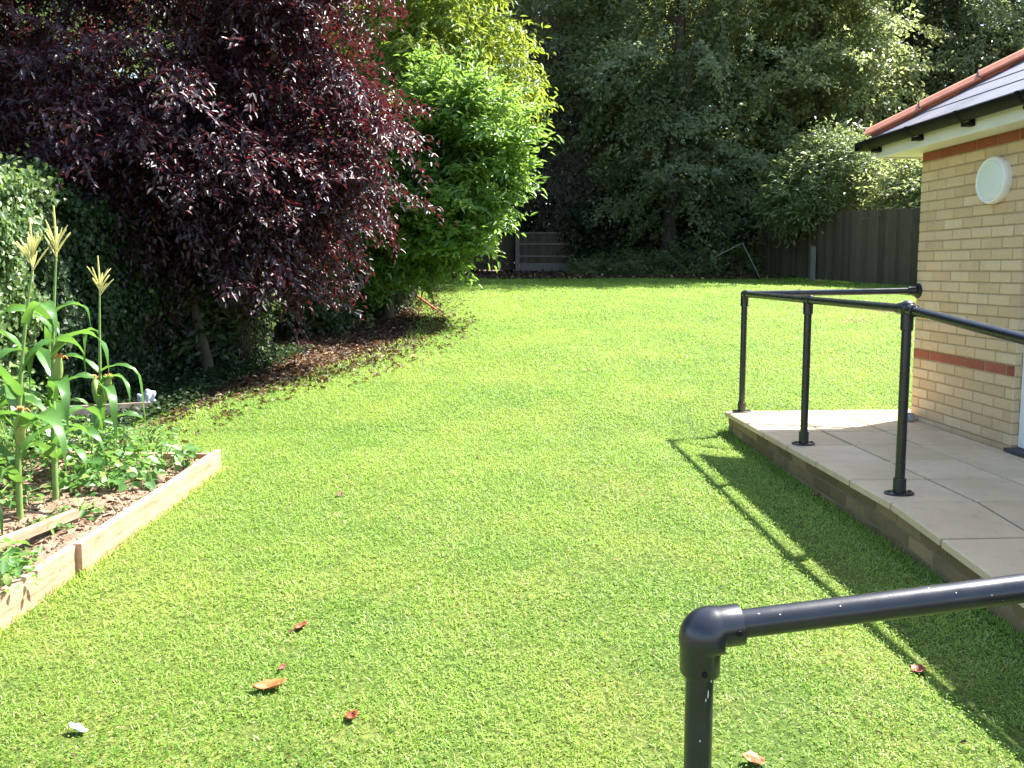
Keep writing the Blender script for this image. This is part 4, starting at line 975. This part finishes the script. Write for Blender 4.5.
# drooping grey conifer
e = tag(empty('weeping_conifer', (1.6, 28.8, g(1.6, 28.8))), 'grey-brown drooping conifer standing just behind the far fence panel', 'tree', GT)
limbs((0, 0, 0), 9.5, .2, .03, 12, 3, 1.3, 'bark', e)
crown('crown', [(0, -.3, 2.6, 1.4, 1.2, 1.2), (.5, 0, 4.2, 1.4, 1.2, 1.3), (-.5, 0, 5.6, 1.5, 1.2, 1.4), (.4, 0, 7.0, 1.2, 1.0, 1.3), (-.3, 0, 8.4, 1.2, 1., 1.4), (.2, 0, 9.8, .8, .8, 1.6)], 5000, 9, .13, .034, M['conifer'], e, seed=8, twig=.55, droop=.9, leafdroop=.6, hexa=False, inner=.35, thresh=-.3, updir=.3, nscale=1.8, rough=.2)
def bigtree(name, x, y, zb, zt, rx, mat, label, seed, n=2600, L=.15, W=.085, group=GT, mper=11, low=True, **kw):
    rng = np.random.default_rng(seed); lob = []; z0 = g(x, y)
    H = zt-zb
    for i in range(9):
        t = (i+.5)/9; a = i*2.4+seed; r = rx*(.62+.25*math.sin(math.pi*t)); off = rx*.45
        lob.append((x+math.cos(a)*off, y+math.sin(a)*off*.8, z0+zb+H*t, r, r*.9, max(H*.16, .8*r*.8)))
    kw.setdefault('thresh', -.2); kw.setdefault('twig', .6); kw.setdefault('rough', .22); kw.setdefault('spray', 1.5); kw.setdefault('spray_n', 12)
    return tree(name, x, y, lob, n, mper, L, W, mat, label, group=group, seed=seed, r0=.22, spread=rx*.9, hexa=False, droop=.3, inner=.3, nscale=1.3, **kw)
bigtree('oak_tree', 5.0, 25.9, 2.0, 15.0, 3.1, 'oak', 'broad dark green tree in the middle beyond the back of the lawn', 11, 5200)
bigtree('oak_tree', 9.3, 26.3, 2.4, 14.0, 2.4, 'bright', 'lighter green sunlit tree right of centre, above the corner bush', 12, 5200)
bigtree('sycamore_tree', 3.0, 27.6, 3.4, 15.0, 1.6, 'bright', 'mid green tree showing light leaves between the conifer and the broad dark tree', 13, 2600)
bigtree('sycamore_tree', 15.6, 30.0, 1.5, 13.0, 3.2, 'oak', 'dark tree rising behind the brick building roof', 14, 3600)
bigtree('oak_tree', -1.9, 26.0, 2.2, 15.0, 2.2, 'oak', 'dark tree behind the laurel and the yellow-green tree', 15, 3000)
bigtree('oak_tree', 7.4, 33.0, 1.2, 14.0, 3.6, 'dark', 'tall dark tree deepest in the middle of the wood', 16, 3600, L=.2, W=.12)
bigtree('oak_tree', 1.2, 33.5, 1.2, 14.5, 3.4, 'dark', 'tall dark tree hidden behind the drooping conifer', 17, 3400, L=.2, W=.12)
bigtree('oak_tree', 13.0, 33.0, 1.2, 15.0, 4.0, 'dark', 'tall dark tree far behind the fence on the right', 18, 3600, L=.2, W=.12)
bigtree('oak_tree', 20.0, 31.0, 1.2, 15.0, 4.2, 'dark', 'dark tree hidden beyond the building roof at the right edge', 19, 3000, L=.2, W=.12)
bigtree('holly_tree', -6.0, 27.0, 1.0, 12.0, 3.0, 'dark', 'dark evergreen behind the top of the purple tree', 20, 3000, L=.16, W=.1)
bigtree('holly_tree', -7.2, 19.0, .6, 9.0, 2.6, 'dark', 'dark green tree farther along the left boundary', 21, 3600, L=.13, W=.08)
bigtree('holly_tree', -8.2, 13.0, .5, 8.5, 2.7, 'dark', 'dark green tree directly behind the purple tree', 22, 4200, L=.11, W=.07)
bigtree('holly_tree', -8.6, 8.2, .4, 8.0, 2.7, 'dark', 'dark green tree behind the ivy hedge at the left edge', 23, 4200, L=.10, W=.06)
bigtree('oak_tree', -12.5, 21.0, 1.0, 12.0, 3.6, 'dark', 'distant dark tree at the far left behind the others', 24, 2400, L=.2, W=.12)
for i, (x, y, lab) in enumerate(((-4.5, 34.5, 'tall tree deep in the wood behind the purple and laurel trees'), (4.5, 37, 'tall tree deepest in the wood left of centre'), (10.5, 38, 'tall tree deepest in the wood right of centre'), (16.5, 37, 'tall tree deep in the wood above the roof hip'), (24, 36, 'tall tree deep in the wood at the far right'))):
    bigtree('beech_tree', x, y, .3, 17.0, 3.9, 'dark', lab, 90+i, 4200, L=.26, W=.17, thresh=-.6)
def shrub(name, x, y, rx, ry, h, n, L, W, mat, label, seed, cat='shrub', group=None, hexa=False, mper=9, **kw):
    z0 = g(x, y); kw.setdefault('thresh', -.5)
    lob = [(x, y, z0+h*.45, rx, ry, h*.5), (x-rx*.45, y+.1, z0+h*.5, rx*.65, ry*.8, h*.45), (x+rx*.45, y-.1, z0+h*.42, rx*.65, ry*.8, h*.42), (x, y, z0+h*.2, rx*.95, ry*.95, h*.22)]
    return tree(name, x, y, lob, n, mper, L, W, mat, label, cat, group, seed=seed, r0=.06, spread=rx*.7, hexa=hexa, nb=6, top=h*.7, twig=kw.pop('twig', .35), droop=.15, inner=.35, nscale=1.6, rough=.14, **kw)
GS = 'shrubs and undergrowth around the garden'
tree('buddleia_bush', 8.3, 23.7, [(8.1, 22.3, 3.6, 1.05, .8, .85), (8.7, 22.6, 4.0, .9, .8, .65), (7.5, 22.4, 3.1, .65, .7, .7), (7.9, 21.8, 2.7, .55, .5, .45)], 1900, 9, .17, .05, 'buddleia', 'pale sunlit buddleia arching over the corner of the fence', 'bush', GS, seed=32, r0=.07, twig=.5, droop=.1, lift=.3, inner=.25, thresh=-.5, hexa=False)
tree('hawthorn_bush', 10.3, 20.8, [(9.9, 20.6, 2.9, 1.3, .7, .8), (10.9, 20.2, 2.8, 1.2, .8, .9), (10.2, 20.9, 3.6, 1.1, .8, .6)], 1500, 9, .12, .06, 'bright', 'leafy bush showing between the fence top and the gutter', 'bush', GS, seed=33, r0=.07, twig=.4, droop=.1, inner=.25, thresh=-.5, hexa=False)
names = ['dark undergrowth at the left end of the back boundary', 'dark undergrowth behind the far fence panel', 'dark bush immediately right of the far fence panel', 'dark bush below the broad tree', 'shaded bush in the middle of the back boundary', 'shaded bush left of the bent metal pole', 'shaded bush behind the fence corner', 'dark bush behind the right-hand fence']
for i, (x, y, rx, h) in enumerate(((-2.4, 29.2, 1.6, 3.0), (.9, 29.0, 1.6, 3.2), (3.2, 27.3, 1.3, 2.6), (4.6, 27.6, 1.4, 3.0), (5.8, 26.7, 1.3, 2.8), (7.1, 27.2, 1.4, 3.2), (9.4, 26.2, 1.5, 3.0), (12.2, 24.5, 1.8, 3.4))):
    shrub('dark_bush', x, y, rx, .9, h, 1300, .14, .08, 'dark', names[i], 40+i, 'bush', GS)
for i, (x, y, rx, h, lab) in enumerate(((3.9, 25.2, .8, .6, 'low bramble clump on the bank at the back, left of centre'), (5.3, 25.0, .9, .8, 'bramble clump on the bank below the broad dark tree'), (6.7, 25.3, .8, .75, 'bramble clump beside the bent metal pole'), (2.5, 25.9, .6, .35, 'small bramble clump just right of the fence panel'))):
    e = shrub('bramble', x, y, rx, .6, h, 260, .11, .06, 'bright', lab, 60+i, 'bramble', GS)
    mb = MB(); rnd = random.Random(i)
    for k in range(7):
        a = rnd.uniform(0, 6.28); p = Vector((rnd.uniform(-rx, rx)*.7, rnd.uniform(-.3, .3), 0)); l = rnd.uniform(.5, 1.1)
        mb.tube([p, p+Vector((math.cos(a)*l*.4, math.sin(a)*l*.2, l*.6)), p+Vector((math.cos(a)*l, math.sin(a)*l*.4, l*.5))], [.012, .009, .004], 5)
    mb.build('bare_stems', M['twig'], e)
# left boundary bushes by the plum; the last is added to deepen shade
labs = ['dark laurel growing low beneath the purple tree', 'dark shrub beneath the right side of the purple tree', 'dark shrub under the laurel bush', 'dark shrub beyond the laurel bush', 'dark shrub at the far left corner of the lawn', 'dark hedge bush deep behind the purple tree trunk', 'small dark shrub added to deepen the shade around the purple tree trunk']
for i, (x, y, rx, h) in enumerate(((-4.6, 10.6, 1.1, 1.9), (-3.6, 12.2, 1.1, 2.0), (-3.0, 14.6, 1.1, 2.2), (-3.2, 18.0, 1.2, 2.8), (-2.9, 22.0, 1.3, 3.0), (-5.6, 12.6, 1.3, 2.6), (-3.9, 9.7, .8, 1.5))):
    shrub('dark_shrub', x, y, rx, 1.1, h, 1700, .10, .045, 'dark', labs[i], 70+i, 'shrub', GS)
# ivy hedges: climbing mass on an old fence
def ivy(x0, y0, x1, y1, h, thick, n, label, seed, h1=None, mat='ivy'):
    e = tag(empty('ivy_hedge', (x0, y0, g(x0, y0))), label, 'ivy hedge'); rng = np.random.default_rng(seed)
    h1 = h if h1 is None else h1
    L = math.hypot(x1-x0, y1-y0); d = np.array([(x1-x0)/L, (y1-y0)/L]); nn = np.array([d[1], -d[0]])
    s = rng.random(n)*L; hh = h+(h1-h)*s/L; top = rng.random(n) < .22
    z = np.where(top, hh, rng.random(n)*hh); q = n3(np.stack([s, z, s*0], 1), 1.7, seed)*.5+n3(np.stack([s, z, s*0], 1), 4.9, seed+1)*.45
    off = thick*(.5+.75*q)+rng.normal(size=n)*.045
    off = np.where(top, rng.uniform(-thick*.7, thick, n), off); shoot = rng.random(n) < .10
    z = np.where(top, hh+.22*q+rng.normal(size=n)*.05+shoot*.18*rng.random(n)*np.maximum(0, np.sin(s*9+1)), z)
    back = rng.random(n) < .12; off = np.where(back & ~top, -thick*.6+rng.normal(size=n)*.05, off)
    bx = s*d[0]+off*nn[0]; by = s*d[1]+off*nn[1]
    P = np.stack([bx, by, z+gz(x0+bx, y0+by)-g(x0, y0)], 1)
    out_ = np.stack([np.full(n, nn[0]), np.full(n, nn[1]), np.zeros(n)], 1); out_ = np.where(back[:, None], -out_, out_)
    N = np.where(top[:, None], np.array([0, 0, 1.]), out_)+np.array([0, 0, .35])+rng.normal(size=(n, 3))*.38
    D = np.array([0, 0, -.8])+rng.normal(size=(n, 3))*.5
    V, F, qn = leaf_geo(P, D, N, .030+.030*rng.random(n), .027+.022*rng.random(n), .15, .15)
    np_mesh('leaves', V, F, M[mat], e, np.repeat(rng.random(n)**1.3, qn))
    mb = MB(); k = 0.; rnd = random.Random(seed); a = math.atan2(d[1], d[0])
    T = Matrix.Rotation(a, 4, 'Z')
    while k < L: mb.box(k, k+.14, -.02, .01, -.1, h*.93+(h1-h)*k/L+gz(x0+d[0]*k, y0+d[1]*k)-g(x0, y0), rnd.random(), T); k += .143
    mb.build('fence_boards', M['fence'], e)
    mb = MB()
    for k in range(14):
        s0 = rnd.uniform(0, L); pts = []
        for i in range(6):
            o_ = thick*.25; s0 += rnd.uniform(-.15, .15); pts.append((d[0]*s0+nn[0]*o_, d[1]*s0+nn[1]*o_, h*.85*i/5))
        mb.tube(pts, [.02-.002*i for i in range(6)], 6)
    mb.build('stems', M['bark'], e)
    return e
ivy(-4.15, 3.2, -4.10, 6.75, 2.02, .46, 42000, 'sunlit ivy-covered hedge behind the sweetcorn at the left edge', 81, 1.95, 'ivy_sunlit')
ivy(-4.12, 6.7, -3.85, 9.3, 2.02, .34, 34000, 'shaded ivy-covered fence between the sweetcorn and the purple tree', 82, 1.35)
# leaning dead trunk
mb = MB(); mb.tube([(0, 0, -.05), (-.06, .02, .25), (-.12, .04, .5), (-.19, .06, .8), (-.22, .08, 1.15)], [.075, .06, .055, .05, .04], 10)
x, y = gp(215, 380, 0); o = mb.build('leaning_trunk', M['pale_bark'], None, True); o.location = (x-.15, y+.3, g(x, y)); tag(o, 'bare pale leaning trunk in the shade at the end of the ivy', 'tree trunk')

# ------------------------------------------------------------------ light, sky, camera
w = bpy.data.worlds.new('World'); SC.world = w; w.use_nodes = True; nt = w.node_tree; nt.nodes.clear()
sky = nt.nodes.new('ShaderNodeTexSky'); sky.sky_type = 'NISHITA'; sky.sun_disc = False
sd = Vector((.67, .43, 1.10)).normalized(); EL = math.asin(sd.z); AZ = math.atan2(sd.x, sd.y)
sky.sun_elevation = EL; sky.sun_rotation = AZ; sky.air_density = 1.0; sky.dust_density = 1.2; sky.ozone_density = 1.0
bg = nt.nodes.new('ShaderNodeBackground'); bg.inputs[1].default_value = .12
o_ = nt.nodes.new('ShaderNodeOutputWorld'); nt.links.new(sky.outputs[0], bg.inputs[0]); nt.links.new(bg.outputs[0], o_.inputs[0])
ld = bpy.data.lights.new('sun', 'SUN'); ld.energy = 5.0; ld.angle = R(.55); ld.color = (1, .955, .88)
lo = bpy.data.objects.new('sun', ld); COL.objects.link(lo); lo.rotation_euler = sd.to_track_quat('Z', 'Y').to_euler()
cd = bpy.data.cameras.new('camera'); cam = bpy.data.objects.new('camera', cd); COL.objects.link(cam); SC.camera = cam
cd.sensor_width = 36; cd.lens = 830/1024*36; cd.clip_start = .05; cd.clip_end = 1500
cam.location = (0, 0, 1.31); cam.rotation_euler = (R(90-5.5), 0, 0); cd.shift_y = -36/1024
SC.view_settings.view_transform = 'Standard'; SC.view_settings.look = 'None'; SC.view_settings.gamma = 1
SC.view_settings.exposure = 2.06
SC.cycles.max_bounces = 8; SC.cycles.transparent_max_bounces = 4; SC.cycles.use_denoising = True
